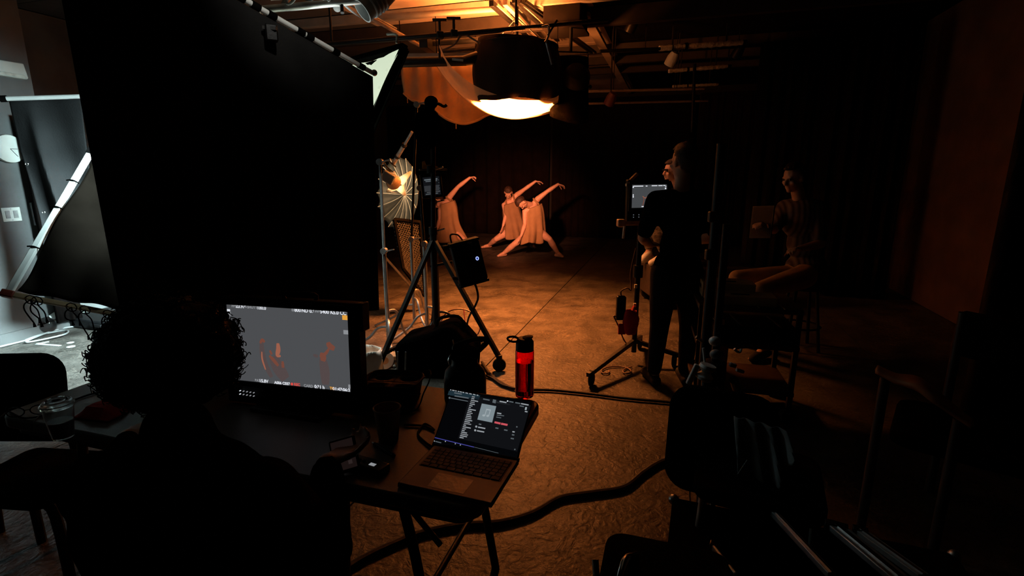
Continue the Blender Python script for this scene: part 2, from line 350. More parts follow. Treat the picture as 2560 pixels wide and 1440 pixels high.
# ---------------------------------------------------------------- left wall fittings
pL = room(UN, 0); nL = B
def wall_pt(px, py, out=0.0): return onplane(px, py, pL + nL * out, nL)
WR = Matrix((A, Z, A.cross(Z))).transposed()        # x along the wall (into the room), y up, z out of the wall (towards +B)
c = wall_pt(18, 372)
t = thing('wall_clock', 'round white wall clock half hidden by the black hanging cloth', 'clock', c)
MB().lathe([(0.0, 0.0), (0.125, 0.0), (0.13, 0.02), (0.125, 0.04), (0.115, 0.042)], c, WR, 32).build('rim', white_plastic, t)
MB().lathe([(0.0, 0.03), (0.116, 0.031)], c, WR, 32).build('clock_face', mat('clock_face', (0.30, 0.33, 0.47), 0.5, bump=0), t)
for k in range(12):
    a = k * math.pi / 6
    MB().box(c + WR @ V((0.094 * math.sin(a), 0.094 * math.cos(a), 0.034)), (0.014, 0.026, 0.004), WR @ rotz(-a)).build('hour_mark', black_plastic, t)
MB().bar(c + WR @ V((0, 0, 0.038)), c + WR @ V((0.06, 0.0, 0.038)), 0.012, 0.004).build('hour_hand', black_plastic, t)
MB().bar(c + WR @ V((0, 0, 0.040)), c + WR @ V((0.05, -0.07, 0.040)), 0.009, 0.004).build('minute_hand', black_plastic, t)
c = wall_pt(28, 536)
t = thing('light_switch', 'pale double rocker light switch plate on the grey wall', 'light switch', c)
MB().box(c + WR @ V((0, 0, 0.004)), (0.15, 0.13, 0.008), WR).build('plate', white_plastic, t, bevel=0.003)
for dx in (-0.032, 0.032):
    r_ = MB().box(c + WR @ V((dx, 0, 0.010)), (0.036, 0.07, 0.006), WR).build('rocker', mat('rocker_grey', (0.3, 0.31, 0.29), 0.5), t, bevel=0.002)
for dy in (-0.052, 0.052): MB().lathe([(0.005, 0.008), (0.005, 0.0095), (0, 0.0095)], c + WR @ V((0, dy, 0)), WR, 8).build('screw', dull_steel, t)
c = wall_pt(14, 176)
t = thing('emergency_light', 'boxy white emergency light unit high on the left wall', 'emergency light', c)
MB().prism([(-0.13, -0.06), (0.12, -0.065), (0.13, -0.05), (0.11, 0.075), (-0.13, 0.075)], c, WR, 0.08).build('housing', white_plastic, t, bevel=0.012)
MB().prism([(-0.12, -0.055), (0.115, -0.06), (0.09, -0.03), (-0.09, -0.025)], c + WR @ V((0, 0, 0.08)), WR, 0.008).build('lens', mat('lens_pale', (0.55, 0.57, 0.5), 0.3), t, bevel=0.004)
# hanging grey-black cloth on a white pole, left
pp = [at(-60, 249, 4.35), at(205, 241, 4.6)]
t = thing('hanging_cloth', 'dark grey black-out cloth with grommets hung from a white pole by the clock', 'cloth', (pp[0] + pp[1]) / 2 * V((1, 1, 0)))
MB().cyl(pp[0], pp[1], 0.018).build('pole', white_paint, t)
MB().cyl(pp[0].lerp(pp[1], 0.22), pp[0].lerp(pp[1], 0.28), 0.026).build('tape_wrap', black_cloth, t)
left_edge = [at(22, 250, 4.45), at(48, 380, 4.55), at(80, 480, 4.5), at(105, 560, 4.5), at(118, 660, 4.5), at(122, 720, 4.5)]
right_edge = [at(203, 246, 4.6), at(222, 390, 4.7), at(240, 520, 4.7), at(255, 620, 4.7), at(262, 700, 4.7), at(268, 760, 4.7)]
def fn(a, b):
    p = poly_at(left_edge, b).lerp(poly_at(right_edge, b), a)
    fold = math.sin(a * 9 - b * 5.0) * 0.035 * (0.3 + b) + math.exp(-((a - 0.28 - 0.35 * b) / 0.09) ** 2) * 0.07 * math.sin(b * 3.1)
    return p + V((0.3, -1, 0)) * fold
MB().patch(fn, 40, 30).build('fabric', duvetyne_grey, t, solid=0.004)
for px, py in ((67, 410), (109, 531)):
    c = at(px, py, 4.46); MB().tube([c + V((math.cos(k * .7854) * .012, 0, math.sin(k * .7854) * .012)) for k in range(8)], 0.003, 6, True).build('grommet', chrome, t)
# dark curtain strip and door handle-like latch beside it
drape('narrow_drape', 'narrow black drape on the wall behind the hanging grey cloth', 'drape', room(-5.9, 3.5), room(-5.9, 3.74), 2.12, 0.1, leg_black, 2, 0.015)
c = wall_pt(88, 535, 0.02)
t = thing('wall_bracket', 'small dull metal wall bracket beside the light switch', 'bracket', c)
MB().box(c, (0.05, 0.22, 0.03), WR).build('bracket_plate', dull_steel, t, bevel=0.004)
MB().bar(c + WR @ V((0.02, -0.08, 0.03)), c + WR @ V((0.14, -0.1, 0.05)), 0.02, 0.02).build('lever', dull_steel, t)

# tied cloth frame at left: two pale battens meeting at a red corner, black cloth tied on with cords
c0 = at(20, 735, 2.75); c1 = at(224, 386, 3.35); c2 = at(330, 793, 2.9)
t = thing('tied_flag', 'tilted black cloth flag tied with cords to two pale wooden battens at left', 'flag', c0 * V((1, 1, 0)))
n_ = (c1 - c0).cross(c2 - c0).normalized()
MB().bar(c0, c1, 0.03, 0.03, n_).build('batten', white_paint, t, bevel=0.003)
MB().bar(c0, c2, 0.028, 0.028, n_).build('batten', mat('pine_batten', (0.5, 0.36, 0.2), 0.6, var=0.2), t, bevel=0.003)
MB().box(c0, (0.04, 0.06, 0.04), frame((c1 - c0), (c2 - c0))).build('corner_plate', mat('red_brown_plate', (0.3, 0.06, 0.035), 0.5), t, bevel=0.006)
MB().bar(c1, c1 + (c1 - c0).normalized() * 0.05, 0.036, 0.036, n_).build('end_tape', black_cloth, t)
far = c1 + (c2 - c0) * 0.95
d1 = (c1 - c0); d2 = (c2 - c0)
def fn(a, b):
    e0 = c0 + d1 * (0.05 + 0.92 * b) + d2 * 0.03 + d1 * 0.0
    q = c0 + d1 * (0.05 + 0.92 * b) * (1 - 0.0 * a) + d2 * (0.05 + 0.95 * a) + V((0.0, 0.0, 0.0))
    return q + n_ * (0.015 * math.sin(7 * a + 9 * b) + 0.02 * math.sin(16 * (a + b) * (1 - b)) * (1 - b)) - d1 * 0.02
MB().patch(fn, 40, 30).build('fabric', mat('black_brown_cloth', (0.008, 0.006, 0.0045), 0.95, var=0.3, scale=4, spec=0.0), t, solid=0.003)
def tie(p, down=0.12):
    q = MB()
    for s_ in (-1, 1):
        q.tube(spline([p, p + V((0.02 * s_, -0.02, -0.02)), p + V((0.035 * s_, -0.01, -0.06)), p + V((0.02 * s_ + 0.01, 0, -down))]), 0.0035, 5)
        q.tube([p + V((0.02 * s_ + 0.01, 0, -down)), p + V((0.02 * s_ + 0.012, 0, -down - 0.025))], [0.004, 0.008], 6)
    q.tube([p + V((math.cos(k) * .03, 0, math.sin(k) * .025)) for k in [j * .785 for j in range(8)]], 0.003, 5, True)
    q.build('tie_cord', black_cloth, t)
for k, dn in ((0.2, .13), (0.25, .1), (0.52, .08), (0.63, .15), (0.82, .1), (0.9, .2)): tie(c0 + d2 * k + V((0, -0.02, 0)), dn)
for k in (0.3, 0.58, 0.78): MB().tube(spline([c0 + d1 * k - d2 * 0.06, c0 + d1 * k - n_ * 0.02, c0 + d1 * k + d2 * 0.05 ]), 0.004, 5).build('tie_cord', black_cloth, t)

# floor clutter by the left wall: cables, glass bulb, tape marks, black case with pale and yellow things
cable_white = mat('white_cable', (0.30, 0.32, 0.31), 0.5, var=0.1)
cable_black = mat('black_cable', (0.008, 0.008, 0.008), 0.6, spec=0.3)
def cable(name, label, pts, r, m, sm=8): return tag(MB().tube(spline(pts, sm), r, 8).build(name, m), label, 'cable')
def fl(px, py, z=0.0): return onz(px, py, z)
cable('cable', 'white cable running along the foot of the left wall', [fl(-40, 862, .012), fl(80, 832, .012), fl(150, 808, .012), fl(235, 775, .012)], 0.010, cable_white)
cable('cable', 'long pale cable looping past the glass bulb on the floor', [fl(-30, 874, .014), fl(60, 852, .014), fl(66, 849, .014), fl(105, 836, .014), fl(165, 826, .014), fl(160, 836, .03), fl(85, 853, .014), fl(70, 851, .03), fl(150, 822, .014), fl(230, 812, .014), fl(280, 805, .014), fl(330, 790, .014)], 0.008, cable_white)
cable('cable', 'thin grey cable between the wall cable and the glass bulb', [fl(85, 822, .01), fl(180, 802, .01), fl(260, 775, .01)], 0.012, mat('grey_cable', (0.4, 0.42, 0.41), 0.5))
c = fl(121, 832, 0)
t = thing('glass_bulb', 'clear glass globe bulb lying among white cables on the floor', 'bulb', c)
MB().ell(c + V((0, 0, 0.085)), 0.085, n=20).build('globe', glass, t)
MB().cyl(c + V((0.03, 0.03, 0.15)), c + V((0.08, 0.08, 0.2)), 0.03, 0.028).build('bulb_cap', white_paint, t)
R_ = ROOM
tape = mat('white_tape', (0.36, 0.38, 0.37), 0.6, var=0.1)
tag(MB().bar(fl(91, 860, .002), fl(122, 854, .002), 0.03, 0.003).bar(fl(91, 860, .002), fl(150, 864, .002), 0.03, 0.003).build('tape_mark', tape), 'white tape arrow stuck on the lit floor by the wall', 'tape mark')
tag(MB().lathe([(0.03, 0.001), (0.03, 0.003), (0, 0.003)], fl(176, 857), n=14).build('tape_dot', tape), 'small white tape dot, the farther of two on the floor', 'tape mark')
tag(MB().lathe([(0.035, 0.001), (0.035, 0.003), (0, 0.003)], fl(177, 867), n=14).build('tape_dot', tape), 'small white tape dot, the nearer of two on the floor', 'tape mark')
c = fl(262, 806, 0) + B * 0.25
t = thing('equipment_case', 'flat black equipment case on the floor at the foot of the left wall', 'case', c)
MB().box(c + V((0, 0, .05)), (1.0, .5, .1), ROOM).build('body', black_plastic, t, bevel=0.02)
MB().box(c + A * -0.26 + V((0, 0, .06)), (.16, .02, .03), ROOM).build('handle', black_plastic, t, bevel=0.005)
c = fl(262, 792, 0) + A * 0.30 - B * 0.30
t = thing('cardboard_carton', 'open white carton lit brightly behind the black case', 'box', c)
for dx, dy, sx, sy in ((-.45, 0, .02, .5), (.45, 0, .02, .5), (0, -.24, .9, .02), (0, .24, .9, .02)):
    MB().box(c + ROOM @ V((dx, dy, .13)), (sx, sy, .26), ROOM).build('carton_wall', white_paint, t)
MB().box(c + V((0, 0, .012)), (.9, .5, .02), ROOM).build('carton_base', white_paint, t)
tag(MB().box(c + ROOM @ V((.0, -.1, .29)), (1.0, .12, .06), ROOM).build('level_tool', mat('yellow_paint', (.85, .45, .05), .5), bevel=.01), 'yellow tool lying on top of the white carton', 'tool')
tag(MB().lathe([(0.0, 0), (.07, 0), (.07, .05), (.045, .05), (.045, 0.005), (0, .005)], c + ROOM @ V((-.62, -.2, 0)), n=20).build('tape_roll', white_paint), 'white tape roll on floor left of the white carton', 'tape')
# ---------------------------------------------------------------- big black flag behind the monitor, soft box behind it
tr = at(931, 182, 3.0); tm = at(630, 10, 2.45); br = at(945, 765, 2.98); bl = at(322, 870, 1.98)
tl = tm + (tm - tr) * 1.03
t = thing('black_flag', 'huge black cloth flag hanging behind the curly-haired person and monitor', 'flag', (bl + br) / 2 * V((1, 1, 0)))
MB().cyl(tl, tr, 0.012, n=12).build('top_pole', white_paint, t)
q = MB()
for k in (0.0, .12, .24, .36, .455, .505, .56, .665, .70, .81, .93):
    a = tl.lerp(tr, k); b = tl.lerp(tr, k + 0.028); MB().cyl(a, b, 0.016).build('pole_tie', black_cloth, t)
MB().ell(tr + V((0.01, 0, -.0)), 0.017).build('pole_end', dull_steel, t)
def fn(a, b):
    top = tl.lerp(tr, a); bot = bl.lerp(br, a)
    p = top.lerp(bot, b)
    return p + V((0.45, -0.8, 0)) * (0.018 * math.sin(a * 31 + 2 * b) * b + 0.03 * math.sin(a * 8 + b * 3) * b * (1 - a)) + V((0, 0, -0.02))
MB().patch(fn, 60, 30).build('fabric', duvetyne, t, solid=0.004)
c = at(685, 75, 2.5)
t = thing('grip_clamp', 'small black grip clamp catching light on the black flag top pole', 'clamp', c)
MB().box(c + V((0, -.03, -.02)), (.05, .04, .07), rotz(.5)).build('jaw', black_metal, t, bevel=.006)
MB().bar(c + V((-.03, -.04, .0)), c + V((.03, -.045, -.005)), .014, .014).build('t_handle', dull_steel, t)

N_ = V((-0.7, -0.71, 0)).normalized(); e_dn = V((-0.52, 0.05, -1)).normalized(); e_lt = V((-0.71, 0.7, 0)).normalized()
N_ = e_lt.cross(e_dn).normalized()
if N_.y > 0: N_ = -N_
corner = at(1003, 112, 3.9)
t = thing('soft_box', 'glowing white soft box with black edge seen past the black flag', 'soft box', corner + e_dn * .5 + e_lt * .5)
sbm = bpy.data.materials.new('soft_box_cloth'); sbm.use_nodes = True
b_ = sbm.node_tree.nodes['Principled BSDF']; b_.inputs['Base Color'].default_value = (.75, .78, .7, 1); b_.inputs['Emission Color'].default_value = (.86, 1, .74, 1); b_.inputs['Emission Strength'].default_value = .72
def sb(a, b, dz=0.0): return corner + e_lt * (1.0 * a) + e_dn * (1.0 * b) + N_ * dz
MB().patch(lambda a, b: sb(a, b, -0.06 + .05 * (abs(a - .5) * 2) ** 3 + .02 * math.sin(9 * a + 5 * b)), 16, 16).build('diffuser', sbm, t)
MB().patch(lambda a, b: sb(.5 + (a - .5) * .99, .5 + (b - .5) * .99, -.075 - .06 * max(0, 1 - (max(abs(a - .5), abs(b - .5)) * 2) ** 2)), 12, 12).build('shell', black_cloth, t, solid=.004)
for (a0, b0, a1, b1) in ((0, 0, 1, 0), (0, 0, 0, 1), (1, 0, 1, 1), (0, 1, 1, 1)):
    MB().bar(sb(a0, b0, -.03), sb(a1, b1, -.01), .04, .05, N_).build('edge_lip', black_cloth, t, bevel=.004)
for k in range(6):
    p = sb(-.005, .2 + .13 * k, .03); MB().box(p, (.02, .026, .01), frame(e_lt, e_dn)).build('glowing_gap', sbm, t, bevel=.003)  # glowing boxes stand for light through gaps in the black edge
MB().tube(spline([sb(-.03, .02, .05), sb(.0, -.04, .06), sb(.14, -.07, .06)]), .008, 6).build('strap', white_paint, t)

# ---------------------------------------------------------------- skirted lantern, muslin sling, cloth behind
c = V((0.05, 6.0, 2.9))
t = thing('skirted_lantern', 'large black skirted lantern with a glowing underside hung from the grid', 'lantern', c)
skirt_cloth = mat('skirt_cloth', (0.02, 0.013, 0.009), 0.92, var=0.3, scale=5, bump=.2, spec=.1)
def fn(a, b):
    th = a * 2 * math.pi; wob = 0.02 * math.sin(5 * th + 1) + .014 * math.sin(9 * th)
    r = 0.43 + .05 * math.sin(math.pi * b) + wob * (.4 + b)
    bot = 2.312 + .10 * max(0, math.cos(th - 2.75)) ** 4 + .010 * math.sin(3 * th + 1.9) + .008 * math.sin(7 * th) + .03 * max(0, math.cos(th + 1.35)) ** 6
    z = lerp(2.93 - .03 * math.cos(th), bot, b)
    return V((c.x + r * math.cos(th), c.y + r * math.sin(th), z))
MB().patch(fn, 72, 14, wrap=True).build('skirt', skirt_cloth, t, solid=.006)
MB().tube([V((c.x + .44 * math.cos(k * .2618), c.y + .44 * math.sin(k * .2618), 2.90)) for k in range(24)], .012, 6, True).build('top_ring', black_metal, t)
for k in range(3):
    a = k * 2.094 + .4; MB().cyl(V((c.x + .44 * math.cos(a), c.y + .44 * math.sin(a), 2.90)), V((c.x, c.y, 3.2)), .006).build('ring_spoke', black_metal, t)
MB().cyl(V((c.x, c.y, 2.92)), V((c.x, c.y, 3.3)), .02).build('stem', black_metal, t)
MB().lathe([(0, .03), (.14, .03), (.16, 0), (.16, -.04), (0, -.04)], V((c.x, c.y, 2.78))).build('lamp_head', black_metal, t)
MB().lathe([(.05, -.04), (.09, -.08), (.1, -.14), (.07, -.2), (0, -.22)], V((c.x, c.y, 2.78))).build('lamp_globe', lamp_hot, t)

t = thing('muslin_sling', 'cream muslin sling glowing under the black skirted lantern', 'diffusion cloth', V((0, 6.0, 2.2)))
cat_pts = [at(1088, 160, 6.4), at(1112, 195, 6.4), at(1145, 232, 6.4), at(1190, 268, 6.4), at(1235, 289, 6.4), at(1285, 298, 6.4), at(1335, 292, 6.4), at(1368, 283, 6.4), at(1386, 275, 6.4), at(1392, 271, 6.4)]
cat_s = spline(cat_pts, 6)
def fn(a, b):
    p = poly_at(cat_s, a)
    mid = math.sin(math.pi * min(1, a * 1.02))
    p = p + V((.16 * b * (1 - mid) * (1 if a < .5 else -.3), -0.8 * b, 0)) + V((0, 0, -.03 * math.sin(math.pi * b) * mid + .115 * b ** 1.5 * mid + .02 * b))
    p.z += .012 * math.sin(22 * b + 4 * a) * (1 - mid) + .008 * math.sin(14 * b)
    return p
MB().patch(fn, 56, 22).build('cloth', muslin, t)
MB().tube([fn(k / 40, 0) for k in range(41)], .006, 6).build('hem', muslin_back, t)
for p in (at(1092, 158, 6.0), at(1391, 270, 6.2)): MB().cyl(p, V((p.x, p.y, CEIL - .28)), .004, n=6).build('hanging_cord', black_cloth, t)
MB().bar(at(1146, 232, 6.35), at(1144, 268, 6.35), .012, .004).build('loose_tie', muslin_back, t)

t = thing('hanging_muslin', 'orange-brown muslin cloth draped from the grid left of the lantern', 'cloth', at(1100, 240, 7.2))
topE = [at(1003, 160, 7.2), at(1190, 162, 7.2)]
botE = spline([at(1008, 232, 7.2), at(1030, 250, 7.15), at(1070, 262, 7.1), at(1098, 285, 7.1), at(1125, 302, 7.1), at(1160, 310, 7.1), at(1190, 302, 7.1), at(1215, 288, 7.1), at(1240, 280, 7.1)], 6)
def fn(a, b):
    p = poly_at(topE, a).lerp(poly_at(botE, a), b)
    return p + V((0, -1, 0)) * (.05 * math.sin(a * 34 + 1.5 * b) * (1 - a) * (1.1 - .5 * b) + .06 * math.sin(a * 6 + b * 5) * b)
MB().patch(fn, 60, 24).build('cloth', muslin_back, t, solid=.003)
MB().tube([fn(k / 50, 1) for k in range(51)], .016, 6).build('rolled_hem', muslin_back, t)
for a in (.05, .16, .3, .6): MB().tube([fn(a, 1), fn(a, 1) + V((.0, -.01, -.08))], .006, 5).build('loose_tie', muslin_back, t)
MB().cyl(topE[0] + V((-.1, 0, .02)), topE[1] + V((.1, 0, .02)), .02).build('batten', black_metal, t)
for e_ in topE: MB().cyl(e_ + V((0, 0, .02)), V((e_.x, e_.y, CEIL)), .006, n=6).build('hanging_cord', black_cloth, t)

# ---------------------------------------------------------------- pipe grid and ceiling pieces
def pipe(name, label, p, q, r, m, cat='pipe'):
    if name == 'thin_pipe':
        t = thing(name, label, cat, (p + q) / 2); MB().cyl(p, q, r).build('pipe', m, t)
        for k in (.25, .75): a = p.lerp(q, k); MB().cyl(a, V((a.x, a.y, CEIL)), .005, n=6).build('hanger', black_metal, t)
        return t
    return tag(MB().cyl(p, q, r).build(name, m), label, cat)
orange_pipe = mat('painted_conduit', (0.35, 0.26, 0.2), .5, var=.2)
t = thing('grid_pipe', 'long black grid pipe crossing above the skirted lantern', 'pipe', at(1160, 85, 5.6))
MB().cyl(at(815, 112, 5.6), at(1312, 70, 5.6), .026).build('pipe', black_metal, t)
MB().cyl(at(1300, 70, 5.6), at(1520, 50, 5.6), .02).build('pipe_extension', black_metal, t)
for px, py in ((1100, 88), (1135, 84)):
    c = at(px, py, 5.6)
    MB().box(c, (.07, .07, .07), rotz(.3)).build('pipe_clamp', black_metal, t, bevel=.01)
    MB().cyl(c, c + V((0, 0, .14)), .014).build('clamp_bolt', black_metal, t)
    MB().bar(c + V((-.07, 0, .14)), c + V((.07, 0, .14)), .03, .025).build('clamp_handle', black_metal, t, bevel=.005)
for px, py, dz in ((1290, 62, .3), (830, 110, .55)): MB().cyl(at(px, py, 5.6), at(px, py, 5.6) + V((0, 0, dz)), .012).build('hanger_rod', black_metal, t)
c = at(1098, 95, 5.7); MB().cyl(c, c + V((0, 0, -.24)), .012).build('drop_rod', black_metal, t)
cable('cable', 'thin brown cable sagging from the grid pipe to the black boom arm', [at(1105, 126, 5.6), at(1135, 112, 5.6), at(1150, 92, 5.6), at(1162, 86, 5.6), at(1178, 95, 5.6), at(1200, 108, 5.6)], .009, mat('brown_cable', (.1, .05, .03), .6))
t = thing('boom_arm', 'thick black boom arm reaching left from the skirted lantern', 'boom arm', at(1080, 155, 5.75))
MB().cyl(at(985, 157, 5.7), at(1165, 152, 5.75), .047, .05).build('arm', black_metal, t)
MB().cyl(at(1160, 152, 5.75), at(1210, 140, 5.8), .05, .07).build('arm_neck', black_metal, t)
MB().bar(at(1130, 148, 5.66), at(1158, 151, 5.66), .01, .02).build('maker_strip', dull_steel, t)
MB().bar(at(1010, 140, 5.9), at(1190, 138, 5.9), .1, .03).build('arm_rail', joist_pale, t)
pipe('conduit', 'thin warm-lit conduit slanting down under the ceiling left of the lantern', at(898, 28, 4.9), at(1098, 141, 7.7), .02, orange_pipe)
pipe('conduit', 'upper slim conduit running beside the warm-lit one near the soft box', at(870, 8, 4.7), at(990, 72, 6.0), .012, dull_steel)
p = at(1060, 100, 6.2); pipe('cross_pipe', 'short dark cross pipe seen against the lit ceiling, upper of two', at(1083, 108, 6.3), at(1210, 99, 6.3), .032, black_metal)
pipe('cross_pipe', 'short dark cross pipe seen against the lit ceiling, lower of two', at(1098, 131, 6.3), at(1205, 121, 6.3), .03, black_metal)
t = thing('steel_plank', 'dark slanted steel channel left of the two cross pipes', 'channel', at(1080, 120, 6.5))
MB().bar(at(1058, 104, 6.0), at(1102, 138, 7.0), .09, .12).build('channel', black_metal, t, bevel=.005)
for i, (x0, y0, x1, y1) in enumerate(((1228, 8, 1330, 92), (1262, 5, 1352, 84), (1285, 0, 1395, 95), (1300, 0, 1480, 130))):
    t = thing('track_rail', ['black ceiling track rail, leftmost of the slanted ones above the lantern', 'warm-edged ceiling track rail beside the leftmost rail', 'black ceiling track rail crossing behind the grid pipe', 'long thin black track rail running right toward the pale batten'][i], 'track', at(x0, y0, 6.2))
    p, q_ = at(x0, y0, 6.0), at(x1, y1, 7.9)
    p.z = min(p.z, 3.42); q_.z = min(q_.z, 3.42)
    MB().bar(p, q_, .05 if i < 3 else .03, .06).build('rail', black_metal if i != 1 else orange_pipe, t, bevel=.004)
    MB().bar(p + V((.06, 0, -.01)), q_ + V((.06, 0, -.01)), .012, .03).build('rail_lip', orange_pipe if i in (0, 2) else black_metal, t)
for k in range(2):
    c = at(1345, 74, 5.7); 
t = thing('hook_clamp', 'small bright hook clamp hanging off the grid pipe right of the lantern', 'clamp', at(1365, 80, 5.55))
c = at(1362, 78, 5.55)
MB().tube(spline([c + V((-.03, 0, .04)), c + V((.03, 0, .05)), c + V((.04, 0, -.01)), c + V((.02, 0, -.08)), c + V((.0, 0, -.1))]), .012, 6).build('hook', dull_steel, t)
MB().bar(c + V((.03, 0, -.04)), c + V((.12, 0, .1)), .018, .018).build('lever', black_metal, t)
MB().cyl(c + V((.02, .02, -.1)), c + V((.08, .05, -.3)), .016).build('clamp_bar', dull_steel, t)
t = thing('ceiling_batten', 'long pale orange-lit ceiling batten slanting right above the dancers', 'batten', at(1500, 80, 8.5))
p, q_ = at(1462, -8, 6.62), at(1572, 222, 12.7)
p.z = q_.z = 3.40
MB().bar(p, q_, .12, .05).build('face_board', ceil_wood, t, bevel=.004)
for k in (.2, .5, .8): MB().box(p.lerp(q_, k) + V((0, 0, .05)), (.05, .05, .1), ROOM).build('hanger_block', joist_mat, t)
t = thing('duct_box', 'black boxed duct under the ceiling right of the track rails', 'duct', at(1395, 20, 6.6))
p = at(1380, 10, 6.3); MB().box(V((.62, 6.5, 3.33)), (.42, .5, .26), ROOM).build('duct', leg_black, t, bevel=.01)
MB().box(V((.62, 6.5, 3.19)), (.46, .54, .03), ROOM).build('duct_flange', leg_black, t)

# silver light bar at top left with a cable mess and a par can
a, b = at(655, 24, 4.0), at(965, -4, 4.4)
t = thing('light_bar', 'silver pipe light bar crowded with cables at the top of the frame', 'light bar', (a + b) / 2)
MB().cyl(a, b, .026).build('pipe', dull_steel, t)
MB().cyl(a + V((0, .15, .12)), b + V((0, .15, .12)), .02).build('upper_pipe', dull_steel, t)
for k in (.15, .5, .82):
    p = a.lerp(b, k); MB().bar(p, p + V((0, .15, .12)), .04, .02).build('pipe_bracket', black_metal, t)
MB().tube([a + V((-.01, -.0, 0)) + V((0, .03 * math.cos(k), .03 * math.sin(k))) for k in [j * .785 for j in range(8)]], .006, 6, True).build('end_ring', dull_steel, t)
MB().cyl(a.lerp(b, .62), a.lerp(b, .62) + V((.01, -.03, -.08)), .014).build('hook_bolt', black_metal, t)
random.seed(3)
for i in range(9):
    k = random.uniform(.0, .8); p = a.lerp(b, k) + V((0, -.03, .06))
    pts = [p + V((random.uniform(-.12, .12), random.uniform(-.05, .05), random.uniform(-.06, .12))) for _ in range(5)]
    cable('cable', ['pale', 'grey', 'black'][i % 3] + ' looped cable on the silver light bar, ' + ['far left end', 'beside the left bracket', 'left of its middle', 'at its middle', 'right of its middle', 'near the par can', 'above the left bracket', 'behind the middle bracket', 'on the upper pipe'][i], pts, .009, [cable_white, dull_steel, cable_black][i % 3])
cable('cable', 'white cable dropping from the light bar to the warm conduit', [at(852, -6, 4.3), at(858, 8, 4.4), at(880, 28, 4.6), at(903, 43, 5.0)], .01, cable_white)
c = at(935, 6, 4.35)
t = thing('par_can', 'ribbed metal par can lamp on the silver light bar', 'spotlight', c)
Rp = frame(V((.9, .1, .4)), V((0, 1, 0)))
Rp = (V((-.6, -.35, -.55))).to_track_quat('Z', 'Y').to_matrix()
MB().lathe([(.03, -.2), (.07, -.18), (.085, -.08), (.085, .08), (.09, .1), (.09, .12), (.08, .12), (.07, .04)], c, Rp, 24).build('can', grey_plastic, t)
for k in range(4): MB().lathe([(.092, -.07 + .035 * k), (.096, -.06 + .035 * k), (.092, -.05 + .035 * k)], c, Rp, 24).build('cooling_fin', grey_plastic, t)
MB().bar(c + V((-.1, 0, .0)), c + V((-.1, 0, .2)), .02, .006).bar(c + V((.1, 0, .0)), c + V((.1, 0, .2)), .02, .006).bar(c + V((-.1, 0, .2)), c + V((.1, 0, .2)), .02, .006).build('yoke', black_metal, t)
pipe('standoff', 'short grey standoff tube with an open end under the light bar', at(843, 20, 4.5), at(836, 12, 4.9), .03, dull_steel)
pipe('ceiling_trunking', 'pale grey straight trunking under the ceiling left of the wooden boards', at(940, 43, 5.6), at(1245, 22, 6.3), .03, joist_pale, 'trunking')

# black hung spotlight right of the lantern
c = V((.66, 6.3, 2.5)); aim = (V((0.2, 10.2, .8)) - c).normalized(); Rs = aim.to_track_quat('Z', 'Y').to_matrix()
t = thing('hung_spotlight', 'black spotlight hanging at the right side of the skirted lantern', 'spotlight', c)
MB().lathe([(0, -.34), (.1, -.33), (.16, -.26), (.17, -.05), (.17, .02), (.0, .02)], c - aim * .06, Rs, 28).build('housing', black_metal, t)
MB().lathe([(.17, .02), (.19, .03), (.19, .06), (.17, .07), (.15, .03)], c - aim * .06, Rs, 28).build('lens_ring', black_metal, t)
MB().lathe([(0.0, .024), (.15, .026)], c - aim * .06, Rs, 28).build('lens', lamp_warm, t)
sx = Rs @ V((1, 0, 0))
MB().bar(c + sx * .2 - aim * .1, c + sx * .2 + V((0, 0, .42)), .03, .01).bar(c - sx * .2 - aim * .1, c - sx * .2 + V((0, 0, .42)), .03, .01).bar(c + sx * .2 + V((0, 0, .42)), c - sx * .2 + V((0, 0, .42)), .03, .012).build('yoke', black_metal, t)
MB().cyl(c + V((0, 0, .42)), c + V((0, 0, .9)), .02).build('drop_pipe', black_metal, t)
for s_ in (-1, 1):
    MB().ell(c + sx * .21 * s_ - aim * .1, .025).build('lock_knob', black_metal, t)
MB().patch(lambda a, b: c + V((-.02, .0, 0)) + V((.19 * math.cos(3.0 + a * 3.6) * (1 + .15 * b), -.2 + .12 * math.sin(3.0 + a * 3.6), .32 - .72 * b * (1 - .3 * abs(a - .6)) )), 20, 8).build('black_wrap', black_cloth, t, solid=.004)

